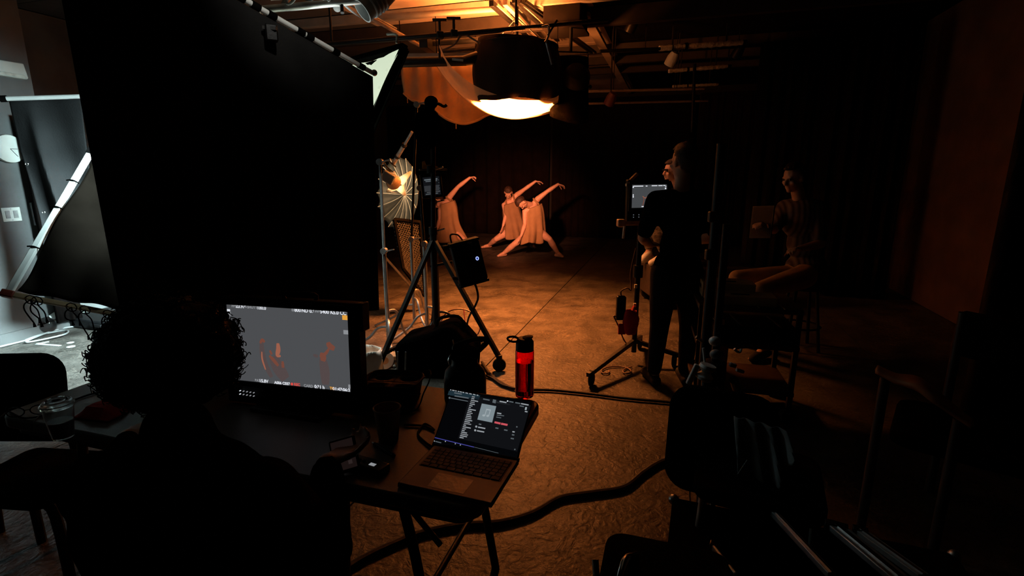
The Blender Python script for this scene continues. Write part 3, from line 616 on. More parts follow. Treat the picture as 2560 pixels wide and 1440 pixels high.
# right-hand ceiling: thin pipes, foil-wrapped ducts
pipe('thin_pipe', 'thin dark ceiling pipe just below the foil ducts, right of centre', at(1455, 229, 7.6), at(1760, 222, 7.9), .016, orange_pipe)
pipe('thin_pipe', 'lowest thin dark ceiling pipe carrying a small round lamp', at(1440, 260, 7.6), at(1770, 252, 7.9), .014, orange_pipe)
pipe('thin_pipe', 'upper thin black pipe from the hung spotlight to the foil ducts', at(1500, 128, 6.8), at(1650, 122, 7.0), .02, black_metal)
foil = mat('foil', (.7, .66, .62), .5, .4, var=.3, scale=30, bump=.9, bscale=40)
for i, (x0, y0, x1, y1, r) in enumerate(((1648, 121, 1855, 106, .035), (1672, 178, 1818, 166, .026), (1682, 216, 1795, 211, .02))):
    p, q_ = at(x0, y0, 7.2 + .6 * i), at(x1, y1, 7.35 + .6 * i)
    t = thing('foil_duct', ['crinkled foil-wrapped duct, highest of three under the dark ceiling', 'crinkled foil-wrapped duct, middle of three under the dark ceiling', 'crinkled foil-wrapped duct, lowest of three under the dark ceiling'][i], 'duct', (p + q_) / 2)
    n_ = 26
    MB().tube([p.lerp(q_, k / n_) for k in range(n_ + 1)], [r * (1 + .16 * math.sin(k * 2.4) + .1 * random.uniform(-1, 1)) for k in range(n_ + 1)], 10).build('foil_sleeve', foil, t)
    MB().cyl(q_, q_ + (q_ - p).normalized() * .06, r * .9).build('pipe_end', black_metal, t)
    for k in (.15, .8): MB().cyl(p.lerp(q_, k), V((p.lerp(q_, k).x, p.lerp(q_, k).y, CEIL - .02)), .008).build('hanger', black_metal, t)
    MB().bar(p.lerp(q_, .3), p.lerp(q_, .33), r * 2.2, r * 2.2).build('tape_band', black_cloth, t)
for i, (px, py, Y) in enumerate(((1580, 62, 6.9), (1680, 148, 7.2), (1527, 248, 7.5), (1845, 130, 7.6))):
    c = at(px, py, Y)
    t = thing('small_lamp', ['small black can lamp hanging in the dark right of the pale batten', 'small pale lamp cap between the upper two foil ducts', 'small round dark red lamp on the lowest thin pipe', 'small black can lamp at the right end of the top foil duct'][i], 'spotlight', c)
    Rk = V((-.3, .5, -.8)).to_track_quat('Z', 'Y').to_matrix()
    MB().lathe([(0, -.1), (.05, -.09), (.07, -.02), (.07, .08), (.06, .08), (.05, 0), (0, 0)], c, Rk, 16).build('can', [black_metal, white_plastic, mat('dark_red_can', (.12, .03, .02), .5), black_metal][i], t)
    MB().bar(c, c + V((0, 0, .16)), .02, .012).build('bracket', black_metal, t); MB().cyl(c + V((0, 0, .15)), V((c.x, c.y, CEIL)), .006, n=6).build('hanger', black_metal, t)
pipe('vertical_pole', 'thin dark vertical pole in front of the foil ducts', at(1737, 160, 7.0), at(1730, 330, 7.0), .02, black_metal, 'pole')
# ---------------------------------------------------------------- people
def flesh(b, head=None, **k): pass
class Body(MB):
    def chain(s, pts, rs):
        for i in range(len(pts) - 1): s.seg(pts[i], pts[i + 1], rs[i], rs[i + 1])
        return s
def hand(b, w_, d, n, side, L=0.18, curl=0.5, spread=0.25, fist=False):
    d = d.normalized(); n = (n - d * n.dot(d)).normalized(); l = d.cross(n).normalized()
    s = L / 0.18
    for off in (-.03, -.01, .01, .03): b.seg(w_ + l * off * .55 * s + d * .015, w_ + d * .088 * s + l * off * s, .013 * s, .0115 * s, 8)
    for i, (off, ln) in enumerate(((-.031, .066), (-.0105, .078), (.0105, .08), (.031, .06)) if side < 0 else ((-.031, .06), (-.0105, .08), (.0105, .078), (.031, .066))):
        p = w_ + d * .088 * s + l * off * s; a = 0.15 + curl * .35; dirv = (d + l * off * spread * 14).normalized()
        for k, fr in enumerate((.46, .3, .24)):
            q = p + (dirv * math.cos(a) + n * math.sin(a)) * ln * fr * s; b.seg(p, q, (.0095 - .001 * k) * s, (.009 - .001 * k) * s, 8); p = q
            a += curl * (1.1 if not fist else 1.6)
    p = w_ + d * .025 * s + l * side * .026 * s
    for k, (a, ln, r) in enumerate(((.85, .045, .0125), (.5, .034, .011), (.3, .026, .0095))):
        q = p + (d * math.cos(a) + l * side * math.sin(a) + n * .35 * (k + 1) * (.4 + curl)).normalized() * ln * s; b.seg(p, q, r * s, r * .92 * s, 8); p = q
def head(b, c, f, u, k=1.0):
    f = f.normalized(); u = (u - f * u.dot(f)).normalized(); r = f.cross(u)
    R = Matrix((r, f, u)).transposed()
    P = lambda x, y, z: c + R @ V((x, y, z)) * k
    b.ell(P(0, -.008, .025), (.076 * k, .096 * k, .096 * k), R); b.ell(P(0, .022, -.045), (.058 * k, .068 * k, .068 * k), R)
    b.ell(P(0, .07, -.093), (.024 * k, .02 * k, .02 * k), R)                      # chin
    b.seg(P(0, .088, .012), P(0, .108, -.028), .010 * k, .0155 * k, 8)             # nose
    for s in (-1, 1):
        b.ell(P(s * .012, .098, -.032), .010 * k, R); b.ell(P(s * .030, .083, .022), (.022 * k, .012 * k, .008 * k), R)   # nostrils, brows
        b.ell(P(s * .042, .066, -.022), (.022 * k, .02 * k, .02 * k), R)          # cheeks
        b.ell(P(s * .078, -.01, -.008), (.010 * k, .021 * k, .034 * k), R)         # ears
    b.ell(P(0, .089, -.057), (.024 * k, .009 * k, .006 * k), R); b.ell(P(0, .086, -.069), (.02 * k, .009 * k, .006 * k), R)   # lips
    return R, P
def eyes(P, R, k, root):
    b = MB()
    for s in (-1, 1): b.ell(P(s * .031, .081, .006), .011 * k, R, 10)
    return b.build('eyes', eye_mat, root)
def hair_cap(P, R, k, m, root, name='hair', low=-.2, front=.055, grow=1.0, fuzz=.006):
    b = MB(); n, mm = 40, 26; vs = []; ok = []
    for i in range(mm + 1):
        t = math.pi * i / mm
        for j in range(n):
            a = 2 * math.pi * j / n
            d = V((math.sin(t) * math.cos(a), math.sin(t) * math.sin(a), math.cos(t)))
            q = 1 + fuzz / .08 * (.5 + noise.noise(d * 6))
            vs.append(P(d.x * .083 * grow * q, d.y * .103 * grow * q - .008, d.z * .103 * grow * q + .027))
            ok.append(d.z > (front / .1 * 1.0 if d.y > 0.25 else (lerp(low, front / .1, max(0, (d.y + .3) / .55)) if d.y > -.3 else low - .35)))
    fs = []
    for i in range(mm):
        for j in range(n):
            f_ = (i * n + j, (i + 1) * n + j, (i + 1) * n + (j + 1) % n, i * n + (j + 1) % n)
            if all(ok[x] for x in f_): fs.append(f_)
    b.add(vs, fs); o = b.build(name, m, root, solid=.008); return o
def torso(b, neck, chest, waist, pelvis, right, g=0.0, slim=1.0):
    up = (neck - pelvis).normalized(); right = (right - up * right.dot(up)).normalized(); fw = up.cross(right)
    def R(u): 
        u = u.normalized(); r = (right - u * right.dot(u)).normalized(); return Matrix((r, u.cross(r), u)).transposed()
    b.ell(chest, ((.165 + g) * slim, (.105 + g), .17 + g), R(neck - waist)); b.ell(chest.lerp(neck, .45), ((.15 + g) * slim, (.085 + g), .09 + g), R(neck - chest))
    b.ell(waist, ((.132 + g) * slim, (.095 + g), .15 + g), R(chest - pelvis)); b.ell(pelvis, ((.158 + g) * slim, (.112 + g), .12 + g), R(waist - pelvis))
def foot(b, ank, toe, r=.036, g=0.0):
    d = (toe - ank); heel = ank - V((d.x, d.y, 0)).normalized() * .045; heel.z = min(ank.z, toe.z) + .012 if ank.z > toe.z else toe.z
    b.seg(ank, heel, r + g, .03 + g, 10); b.seg(heel, toe, .032 + g, .026 + g, 10); b.seg(ank, ank.lerp(toe, .6), r + g, .033 + g, 10)
    sd = d.cross(Z).normalized()
    for i in range(5):
        b.ell(toe + sd * (.028 - .014 * i) + d.normalized() * (.016 - .005 * abs(i - 1)), (.011 + g) if i else (.014 + g), n=8)
def body(J, g=0.0, slim=1.0, parts='all'):
    """J: dict of joints; l_/r_ limbs are sh, el, wr, hip, kn, an, toe"""
    b = Body(); right = J['sh_r'] - J['sh_l']
    torso(b, J['neck'], J['chest'], J['waist'], J['pelvis'], right, g, slim)
    b.chain([J['neck'], J['neck'].lerp(J['head'], .75)], [.056, .05])
    for s in 'lr':
        b.chain([J['chest'].lerp(J['neck'], .6).lerp(J['sh_' + s], .35), J['sh_' + s]], [.06, .056])
        b.chain([J['sh_' + s], J['sh_' + s].lerp(J['el_' + s], .45), J['el_' + s]], [.055, .048, .038])
        b.chain([J['el_' + s], J['el_' + s].lerp(J['wr_' + s], .3), J['wr_' + s]], [.038, .041, .026])
        if 'kn_' + s in J:
            b.chain([J['hip_' + s], J['hip_' + s].lerp(J['kn_' + s], .45), J['kn_' + s]], [.095, .08, .057])
            b.chain([J['kn_' + s], J['kn_' + s].lerp(J['an_' + s], .32), J['an_' + s]], [.055, .06, .036])
            foot(b, J['an_' + s], J['toe_' + s])
    return b

def gown(rings, m, root, folds=7, seed=0, name='dress'):
    """rings: (centre, right vector, half width, half depth); lofted with folds that deepen to the hem"""
    n = 72; vs = []; N = len(rings)
    for i, (c, r, w_, dp) in enumerate(rings):
        r = r.normalized(); fwd = V((0, -1, 0)); fwd = (fwd - r * r.dot(fwd)).normalized()
        t = i / (N - 1)
        for k in range(n):
            a = 2 * math.pi * k / n; wv = 1 + (.03 + .2 * t * t) * math.sin(folds * a + seed + 2.2 * t) + .05 * t * math.sin(3 * a + 2 * seed)
            p = c + r * math.cos(a) * w_ * wv + fwd * math.sin(a) * dp * wv
            if i == N - 1: p = p + V((0, 0, .025 * math.sin(4 * a + seed)))
            vs.append(p)
    fs = [(i * n + k, i * n + (k + 1) % n, (i + 1) * n + (k + 1) % n, (i + 1) * n + k) for i in range(N - 1) for k in range(n)]
    return MB().add(vs, fs).build(name, m, root, solid=.006, sub=1)
def dc(cx, cy, Y): return at(1050 + cx / 5.142, 400 + cy / 5.142, Y)

def dancer(label, J, f, u, rings, hairlow, hands, sk=skin, cl=tan_cloth, seed=0):
    t = thing('dancer', label, 'person', V(((J['an_l'].x + J['an_r'].x) / 2, J['pelvis'].y, 0)), 'barefoot dancers in tan tunics')
    b = body(J, slim=.92); R, P = head(b, J['head'], f, u)
    for (s, d, n, side, kw) in hands: hand(b, J['wr_' + s], d, n, side, **kw)
    b.build('body', sk, t, vox=.0085)
    hair_cap(P, R, 1.0, hair_dark, t, low=hairlow); eyes(P, R, 1.0, t)
    gown(rings, cl, t, seed=seed)
    # narrow shoulder straps join the tunic to the shoulders
    c0, r0, w0, d0 = rings[0]
    for s_, key in ((1, 'sh_r'), (-1, 'sh_l')):
        top = J['neck'].lerp(J[key], .55) + (J['neck'] - J['chest']).normalized() * .045
        fw = V((0, -1, 0)); e = c0 + r0.normalized() * w0 * .62 * s_
        MB().tube(spline([e + fw * d0 * .85, top + fw * .05, top + V((0, 0, .012)), top - fw * .05, e - fw * d0 * .85]), .018, 8).build('shoulder_strap', cl, t)
    return t
# right front dancer: weight on the screen-right leg, far arm raised to the right, head hanging
Y0 = 9.85
J = dict(head=dc(1310, 545, Y0 - .22), neck=dc(1420, 575, Y0 - .06), chest=dc(1450, 670, Y0), waist=dc(1462, 800, Y0 + .02), pelvis=dc(1455, 915, Y0 + .02),
         sh_r=dc(1515, 500, Y0), el_r=dc(1635, 405, Y0 - .03), wr_r=dc(1775, 312, Y0 - .05), sh_l=dc(1350, 660, Y0 - .05), el_l=dc(1348, 830, Y0 - .12), wr_l=dc(1300, 975, Y0 - .2),
         hip_r=dc(1540, 935, Y0), kn_r=dc(1665, 1020, Y0 - .18), an_r=dc(1770, 1195, Y0 - .05), toe_r=dc(1838, 1243, Y0 - .14),
         hip_l=dc(1395, 950, Y0 + .02), kn_l=dc(1215, 1080, Y0 + .02), an_l=dc(1075, 1200, Y0 + .12), toe_l=dc(1008, 1232, Y0 + .05))
rt = V((1, 0, .25))
rings = [(dc(1462, 590, Y0), V((1, 0, .35)), .155, .13), (dc(1462, 680, Y0), V((1, 0, .25)), .19, .15), (dc(1462, 770, Y0), V((1, 0, .1)), .195, .15), (dc(1462, 860, Y0), V((1, 0, .05)), .2, .17), (dc(1452, 950, Y0), V((1, 0, .03)), .215, .2), (dc(1435, 1062, Y0), V((1, 0, .04)), .225, .23)]
dancer('dancer nearest the lantern glow on the right, dark head hanging, front of two overlapping', J, V((-.1, .05, -1)), V((-.85, -.5, .15)), rings, -.1,
       [('r', dc(1890, 350, Y0 - .05) - dc(1775, 312, Y0 - .05), V((.1, -.3, -1)), 1, dict(curl=.45)), ('l', V((-.3, -.25, -1)), V((-.6, .3, .2)), 1, dict(curl=.2))], seed=1)
# middle dancer behind
Y1 = 10.85
J = dict(head=dc(1135, 420, Y1 - .16), neck=dc(1145, 520, Y1), chest=dc(1160, 600, Y1), waist=dc(1185, 745, Y1), pelvis=dc(1200, 880, Y1),
         sh_r=dc(1250, 445, Y1), el_r=dc(1345, 375, Y1 - .1), wr_r=dc(1485, 275, Y1 - .1), sh_l=dc(1082, 580, Y1), el_l=dc(1102, 720, Y1 - .08), wr_l=dc(1068, 845, Y1 - .15),
         hip_r=dc(1275, 920, Y1), kn_r=dc(1390, 1010, Y1 - .1), an_r=dc(1440, 1085, Y1 + .35), toe_r=dc(1488, 1132, Y1 + .2),
         hip_l=dc(1140, 915, Y1), kn_l=dc(980, 1015, Y1), an_l=dc(885, 1095, Y1 + .28), toe_l=dc(800, 1120, Y1 + .2))
rings = [(dc(1165, 545, Y1), V((1, 0, .3)), .15, .13), (dc(1170, 640, Y1), V((1, 0, .2)), .185, .15), (dc(1195, 740, Y1), V((1, 0, .1)), .19, .15), (dc(1210, 840, Y1), V((1, 0, 0)), .21, .17), (dc(1215, 930, Y1), V((1, 0, -.1)), .24, .2), (dc(1225, 1015, Y1), V((1, 0, -.15)), .26, .23)]
dancer('middle dancer with upright short-haired head, partly hidden behind the right dancer', J, V((-.05, -.62, -.78)), V((-.05, -.78, .62)), rings, -.1,
       [('r', V((.9, -.1, -.12)), V((.1, -.3, -1)), 1, dict(curl=.2, spread=.4)), ('l', V((-.25, -.15, -1)), V((-.5, .3, .2)), 1, dict(curl=.12))], cl=tan_cloth2, seed=2.5)
# left dancer, half hidden by the stands
Y2 = 10.1
J = dict(head=dc(250, 545, Y2 + .05), neck=dc(325, 555, Y2), chest=dc(350, 610, Y2), waist=dc(345, 760, Y2), pelvis=dc(335, 890, Y2),
         sh_r=dc(385, 470, Y2), el_r=dc(490, 345, Y2 - .05), wr_r=dc(640, 228, Y2 - .08), sh_l=dc(262, 650, Y2 - .05), el_l=dc(255, 770, Y2 - .1), wr_l=dc(225, 870, Y2 - .2),
         hip_r=dc(420, 920, Y2), kn_r=dc(560, 1020, Y2 - .15), an_r=dc(600, 1175, Y2 + .1), toe_r=dc(655, 1205, Y2),
         hip_l=dc(290, 930, Y2), kn_l=dc(185, 1030, Y2), an_l=dc(115, 1140, Y2 + .65), toe_l=dc(95, 1172, Y2 + .45))
rings = [(dc(350, 540, Y2), V((1, 0, .3)), .15, .13), (dc(365, 620, Y2), V((1, 0, .2)), .18, .15), (dc(362, 730, Y2), V((1, 0, .1)), .19, .15), (dc(365, 830, Y2), V((1, 0, .0)), .21, .17), (dc(370, 930, Y2), V((1, 0, -.05)), .28, .2), (dc(375, 1045, Y2), V((1, 0, -.1)), .36, .24)]
dancer('leftmost dancer with a raised fist, half hidden behind the black stands', J, V((-.7, -.2, -.6)), V((-.7, -.1, .7)), rings, .0,
       [('r', V((1, -.1, .12)), V((.2, -.3, -1)), 1, dict(curl=.85, fist=True)), ('l', V((-.2, -.2, -1)), V((-.6, .3, .2)), 1, dict(curl=.3))], cl=tan_cloth, seed=4)

# ---------------- standing person in black seen from behind
def dressed(t, J, f, u, sk, shirt, trousers, shoes, sleeve=.5, vox=.009, hands=(), hair=None, k=1.0, low=-.3, long_sleeve=False, leg=1.0):
    b = body(J); R, P = head(b, J['head'], f, u, k)
    for (s, d, n, side, kw) in hands: hand(b, J['wr_' + s], d, n, side, **kw)
    b.build('body', sk, t, vox=vox)
    eyes(P, R, k, t)
    if hair: hair_cap(P, R, k, hair, t, low=low)
    s_ = Body(); right = J['sh_r'] - J['sh_l']
    torso(s_, J['neck'], J['chest'], J['waist'], J['pelvis'], right, .022)
    for q in 'lr':
        s_.chain([J['chest'].lerp(J['neck'], .75).lerp(J['sh_' + q], .35), J['sh_' + q]], [.068, .076])
        e = J['sh_' + q].lerp(J['el_' + q], 1.0 if long_sleeve else sleeve * 1.6)
        s_.chain([J['sh_' + q], e], [.076, .06 if not long_sleeve else .052])
        if long_sleeve: s_.chain([J['el_' + q], J['el_' + q].lerp(J['wr_' + q], .93)], [.052, .038])
    s_.build('shirt', shirt, t, vox=.012)
    p_ = Body(); rr = right.normalized(); 
    p_.ell(J['pelvis'], (.178, .13, .12), Matrix((rr, Z.cross(rr), Z)).transposed())
    for q in 'lr':
        p_.chain([J['hip_' + q], J['hip_' + q].lerp(J['kn_' + q], .5), J['kn_' + q]], [.108, .094, .073]); p_.chain([J['kn_' + q], J['kn_' + q].lerp(J['an_' + q], .9 * leg)], [.073, .056])
    p_.build('trousers', trousers, t, vox=.012)
    for q in 'lr':
        h = Body(); a, e = J['an_' + q], J['toe_' + q]; d = (e - a); d.z = 0; d.normalize(); heel = V((a.x, a.y, e.z)) - d * .055
        h.seg(heel + Z * .015, e + Z * .0, .04, .036); h.seg(a - Z * .02, e + Z * .005, .046, .034); h.build('shoe', shoes, t, vox=.009)
    return R, P
X = at(1708, 430, 3.7)
J = dict(head=V((X.x, 3.7, 1.665)), neck=V((X.x + .01, 3.74, 1.47)), chest=V((X.x + .04, 3.74, 1.29)), waist=V((X.x + .03, 3.74, 1.08)), pelvis=V((X.x + .02, 3.74, .93)),
         sh_l=V((X.x - .17, 3.72, 1.40)), el_l=V((X.x - .235, 3.78, 1.13)), wr_l=V((X.x - .12, 4.0, 1.05)), sh_r=V((X.x + .25, 3.74, 1.40)), el_r=V((X.x + .3, 3.8, 1.13)), wr_r=V((X.x + .17, 4.02, 1.08)),
         hip_l=V((X.x - .07, 3.74, .88)), kn_l=V((X.x - .09, 3.72, .48)), an_l=V((X.x - .1, 3.76, .09)), toe_l=V((X.x - .12, 3.94, .035)), hip_r=V((X.x + .11, 3.74, .88)), kn_r=V((X.x + .13, 3.72, .48)), an_r=V((X.x + .14, 3.76, .09)), toe_r=V((X.x + .16, 3.94, .035)))
t = thing('person', 'person in black t-shirt standing with back turned before the small monitor', 'person', V((X.x, 3.74, 0)))
R, P = dressed(t, J, V((-.35, .93, -.05)), Z, skin_deep, black_cloth, navy_cloth, black_rubber, hands=[('l', V((.7, .6, 0)), V((0, .3, -1)), 1, dict(curl=.4)), ('r', V((-.7, .6, 0)), V((0, .3, -1)), -1, dict(curl=.4))], hair=hair_dark, low=-.6)

# ---------------- person with a cap behind, face lit orange, one white sneaker up on a box
Yc = 6.3
X = at(1680, 428, Yc)
J = dict(head=V((X.x, Yc, X.z)), neck=V((X.x + .1, Yc + .02, X.z - .19)), chest=V((X.x + .16, Yc + .02, X.z - .36)), waist=V((X.x + .24, Yc + .02, X.z - .56)), pelvis=V((X.x + .28, Yc + .02, X.z - .72)),
         sh_l=V((X.x + .12, Yc + .2, X.z - .26)), el_l=V((X.x - .04, Yc + .25, X.z - .5)), wr_l=V((X.x - .22, Yc + .15, X.z - .44)), sh_r=V((X.x + .14, Yc - .18, X.z - .27)), el_r=V((X.x + .0, Yc - .24, X.z - .52)), wr_r=V((X.x - .2, Yc - .1, X.z - .46)),
         hip_l=V((X.x + .2, Yc + .1, X.z - .76)), kn_l=V((X.x - .2, Yc + .12, X.z - .72)), an_l=at(1622, 628, Yc + .1), toe_l=at(1604, 651, Yc + .06),
         hip_r=V((X.x + .2, Yc - .08, X.z - .76)), kn_r=V((X.x - .16, Yc - .12, X.z - .74)), an_r=V((X.x - .06, Yc - .12, at(1622, 628, Yc + .1).z)), toe_r=V((X.x - .22, Yc - .13, at(1604, 651, Yc + .06).z)))
t = thing('person', 'seated person in a backwards cap, face lit orange, white sneaker up on a case', 'person', V((X.x + .28, Yc, 0)))
R, P = dressed(t, J, V((-.97, -.22, -.05)), Z, skin_pale, black_cloth, mat('patterned_cloth', (.14, .12, .1), .9, var=.9, scale=45), white_paint, vox=.008, hair=hair_dark, low=-.5, leg=.85,
               hands=[('l', V((-1, 0, .2)), V((0, 0, -1)), 1, dict(curl=.5)), ('r', V((-1, 0, .2)), V((0, 0, -1)), -1, dict(curl=.5))])
hair_cap(P, R, 1.0, mat('cap_cloth', (.05, .035, .025), .9), t, name='cap', low=.05, front=.05, grow=1.1, fuzz=.001)
MB().patch(lambda a, b: P((a - .5) * .13, -.105 - .06 * b * (1 - (2 * a - 1) ** 2 * .6), .045 - .02 * b), 10, 5).build('cap_brim', MATS['cap_cloth'], t, solid=.005)
MB().bar(P(-.06, .093, .02), P(.06, .093, .02), .012, .022).build('glasses', black_plastic, t, bevel=.003)
zf = J['toe_l'].z - .04
c = V((X.x + .12, Yc, 0))
t = thing('camera_dolly', 'dark camera dolly box under the white sneaker of the capped person', 'dolly', c)
MB().box(V((c.x + .28, Yc, zf / 2 + .06)), (1.25, .62, zf - .12), rotz(.05)).build('deck', mat('dull_brown_metal', (.05, .038, .03), .6, .3), t, bevel=.015)
for dx in (-.25, .8):
    for dy in (-.25, .25): MB().lathe([(.0, -.03), (.09, -.03), (.1, 0), (.09, .03), (0, .03)], V((c.x + dx, Yc + dy, .1)), Matrix.Rotation(math.pi / 2, 3, 'X')).build('wheel', black_rubber, t)
MB().cyl(V((c.x + .16, Yc, zf)), V((c.x + .16, Yc, X.z - .95)), .05).build('seat_post', black_metal, t)
MB().lathe([(0, 0), (.19, 0), (.2, .03), (.17, .07), (0, .07)], V((c.x + .16, Yc, X.z - .95))).build('seat', black_plastic, t)

# ---------------- dim seated person at right with tan trousers
Yd = 4.6
X = at(1985, 440, Yd)
def q(px, py, dy=0.0): return at(px, py, Yd + dy)
J = dict(head=q(1985, 445), neck=q(1998, 497, .02), chest=q(2005, 548, .02), waist=q(2012, 610, .03), pelvis=q(2015, 668, .03),
         sh_l=q(1962, 520, .12), el_l=q(1935, 575, .0), wr_l=q(1905, 560, -.2), sh_r=q(2045, 522, -.06), el_r=q(2052, 610, -.15), wr_r=q(1998, 622, -.3),
         hip_l=q(1995, 690, .08), kn_l=q(1842, 695, -.05), an_l=q(1850, 800, .1), toe_l=q(1825, 830, .02), hip_r=q(2010, 692, -.08), kn_r=q(1900, 725, -.35), an_r=q(1912, 845, -.3), toe_r=q(1885, 870, -.38))
fz = min(J['toe_l'].z, J['toe_r'].z)
for k_ in ('an_l', 'an_r', 'toe_l', 'toe_r'): J[k_].z = .09 if 'an' in k_ else .036
t = thing('person', 'dim seated person in a striped shirt and tan trousers right of the cart', 'person', V((J['pelvis'].x, J['pelvis'].y, 0)))
stripes = mat('striped_shirt', (.09, .075, .07), .9, var=.3)
nt = stripes.node_tree; wv = nt.nodes.new('ShaderNodeTexWave'); wv.inputs['Scale'].default_value = 9; tc_ = nt.nodes.new('ShaderNodeTexCoord'); nt.links.new(tc_.outputs['Object'], wv.inputs['Vector'])
rp = nt.nodes.new('ShaderNodeValToRGB'); rp.color_ramp.elements[0].color = (.012, .005, .005, 1); rp.color_ramp.elements[1].color = (.07, .055, .05, 1); nt.links.new(wv.outputs['Fac'], rp.inputs['Fac']); nt.links.new(rp.outputs[0], nt.nodes['Principled BSDF'].inputs['Base Color'])
dressed(t, J, V((-.9, -.35, -.25)), Z, skin_deep, stripes, khaki, black_rubber, hair=hair_black, low=-.5, hands=[('l', V((-.7, -.7, .1)), V((.2, -.2, -1)), 1, dict(curl=.6)), ('r', V((-.8, -.5, .1)), V((.2, -.2, -1)), -1, dict(curl=.6))])
sx_ = J['pelvis']
t = thing('stool', 'dark stool under the dim seated person in tan trousers', 'stool', V((sx_.x, sx_.y, 0)))
zs = sx_.z - .14
MB().lathe([(0, zs - .05), (.18, zs - .05), (.19, zs - .025), (.18, zs), (0, zs)], V((sx_.x, sx_.y, 0))).build('seat', black_plastic, t)
for k_ in range(4):
    a = k_ * math.pi / 2 + .6; MB().cyl(V((sx_.x + .2 * math.cos(a), sx_.y + .2 * math.sin(a), 0)), V((sx_.x + .12 * math.cos(a), sx_.y + .12 * math.sin(a), zs - .05)), .015).build('leg', black_metal, t)
MB().tube([V((sx_.x + .175 * math.cos(k * .5236), sx_.y + .175 * math.sin(k * .5236), zs * .35)) for k in range(12)], .01, 6, True).build('foot_ring', black_metal, t)
c = q(1905, 555, -.24)
t = thing('handheld_tablet', 'black tablet held up by the dim seated person', 'tablet', c)
Rt = frame(V((.5, -.85, .1)), V((.15, .1, 1)))
MB().box(c, (.2, .27, .012), Rt).build('body', black_plastic, t, bevel=.004)
MB().box(c + Rt @ V((0, 0, .0065)), (.17, .24, .001), Rt).build('screen', black_rubber, t)

# ---------------- curly-haired person seated in the foreground, seen from behind
Yh = 1.2
hc = at(440, 915, Yh)
J = dict(head=hc, neck=V((hc.x + .015, Yh - .05, hc.z - .2)), chest=V((hc.x + .02, Yh - .08, hc.z - .4)), waist=V((hc.x + .02, Yh - .09, hc.z - .56)), pelvis=V((hc.x + .02, Yh - .08, hc.z - .68)),
         sh_l=V((hc.x - .19, Yh - .06, hc.z - .29)), el_l=V((hc.x - .27, Yh + .06, hc.z - .5)), wr_l=at(318, 1082, 1.52), sh_r=V((hc.x + .225, Yh - .09, hc.z - .29)), el_r=V((hc.x + .33, Yh - .0, hc.z - .52)), wr_r=at(818, 1165, 1.33),
         hip_l=V((hc.x - .08, Yh - .05, hc.z - .68)), kn_l=V((hc.x - .13, Yh + .36, .5)), an_l=V((hc.x - .13, Yh + .34, .09)), toe_l=V((hc.x - .15, Yh + .52, .036)), hip_r=V((hc.x + .13, Yh - .05, hc.z - .68)), kn_r=V((hc.x + .2, Yh + .36, .5)), an_r=V((hc.x + .2, Yh + .34, .09)), toe_r=V((hc.x + .22, Yh + .52, .036)))
J['wr_l'].z = .775; J['wr_r'].z = .80
t = thing('person', 'curly-haired person in black seated in the foreground, seen from behind', 'person', V((hc.x, Yh - .08, 0)))
R, P = dressed(t, J, V((.15, .98, -.1)), Z, skin_deep, black_cloth, navy_cloth, black_rubber, long_sleeve=True,
               hands=[('l', V((.3, .9, .05)), V((0, 0, -1)), 1, dict(curl=.35)), ('r', V((.55, .8, .02)), V((-.2, -.2, 1)), 1, dict(curl=.55))])
jk = Body(); jk.ell(J['chest'] + V((0, 0, .02)), (.26, .17, .24)); jk.ell(J['waist'], (.24, .17, .22)); jk.ell(J['pelvis'], (.23, .18, .14))
jk.seg(J['neck'] + V((0, -.01, -.08)), J['chest'], .12, .18); jk.seg(J['neck'] - V((0, 0, .05)), J['neck'] + V((0, .0, .055)), .1, .08)
for s_ in 'lr':
    jk.seg(J['neck'].lerp(J['sh_' + s_], .4) - V((0, 0, .045)), J['sh_' + s_] - V((0, 0, .01)), .075, .085); jk.seg(J['sh_' + s_], J['el_' + s_], .088, .068); jk.seg(J['el_' + s_], J['el_' + s_].lerp(J['wr_' + s_], .85), .068, .048)
jk.build('jacket', black_cloth, t, vox=.014)
random.seed(11)
hb = MB(); hcn = hc + V((0, -.01, .035))
def hair_r(d): return V((.150 + .014 * noise.noise(d * 3.1), .15, .135 + .012 * noise.noise(d * 4 + V((3, 3, 3)))))
def fn(a, b):
    th = 2 * math.pi * a; ph = math.pi * (.0 + .82 * b); d = V((math.sin(ph) * math.cos(th), math.sin(ph) * math.sin(th), math.cos(ph)))
    r = hair_r(d); kf = 1 + .05 * noise.noise(d * 9)
    fr = 1 - .25 * max(0, d.y) * (1 if d.z < .3 else 0)
    return hcn + V((d.x * r.x * kf, d.y * r.y * kf * fr, d.z * r.z * kf))
hb.patch(fn, 64, 40, wrap=True)
for i in range(900):
    th = random.uniform(0, 2 * math.pi); ph = math.acos(random.uniform(-.72, 1)); d = V((math.sin(ph) * math.cos(th), math.sin(ph) * math.sin(th), math.cos(ph)))
    if d.y > .55 and d.z < .2: continue
    r = hair_r(d); p0 = hcn + V((d.x * r.x, d.y * r.y, d.z * r.z)) * .97
    ax = (d + V((random.uniform(-.7, .7), random.uniform(-.7, .7), random.uniform(-1.0, .25)))).normalized(); e1 = ax.orthogonal().normalized(); e2 = ax.cross(e1)
    L_ = random.uniform(.010, .026) * (1.15 if random.random() < .2 else 1); rad = random.uniform(.005, .0095); turns = random.uniform(1.2, 2.2); ns = 18
    hb.tube([p0 + ax * L_ * (k / ns) + (e1 * math.cos(k / ns * turns * 6.283) + e2 * math.sin(k / ns * turns * 6.283)) * rad for k in range(ns + 1)], [.0019 * (1 - .4 * k / ns) for k in range(ns + 1)], 4)
hb.build('curly_hair', hair_black, t)
c = V((hc.x + .02, Yh - .1, 0)); zs = J['pelvis'].z - .16
t = thing('chair', 'black chair under the curly-haired person in the foreground', 'chair', c)
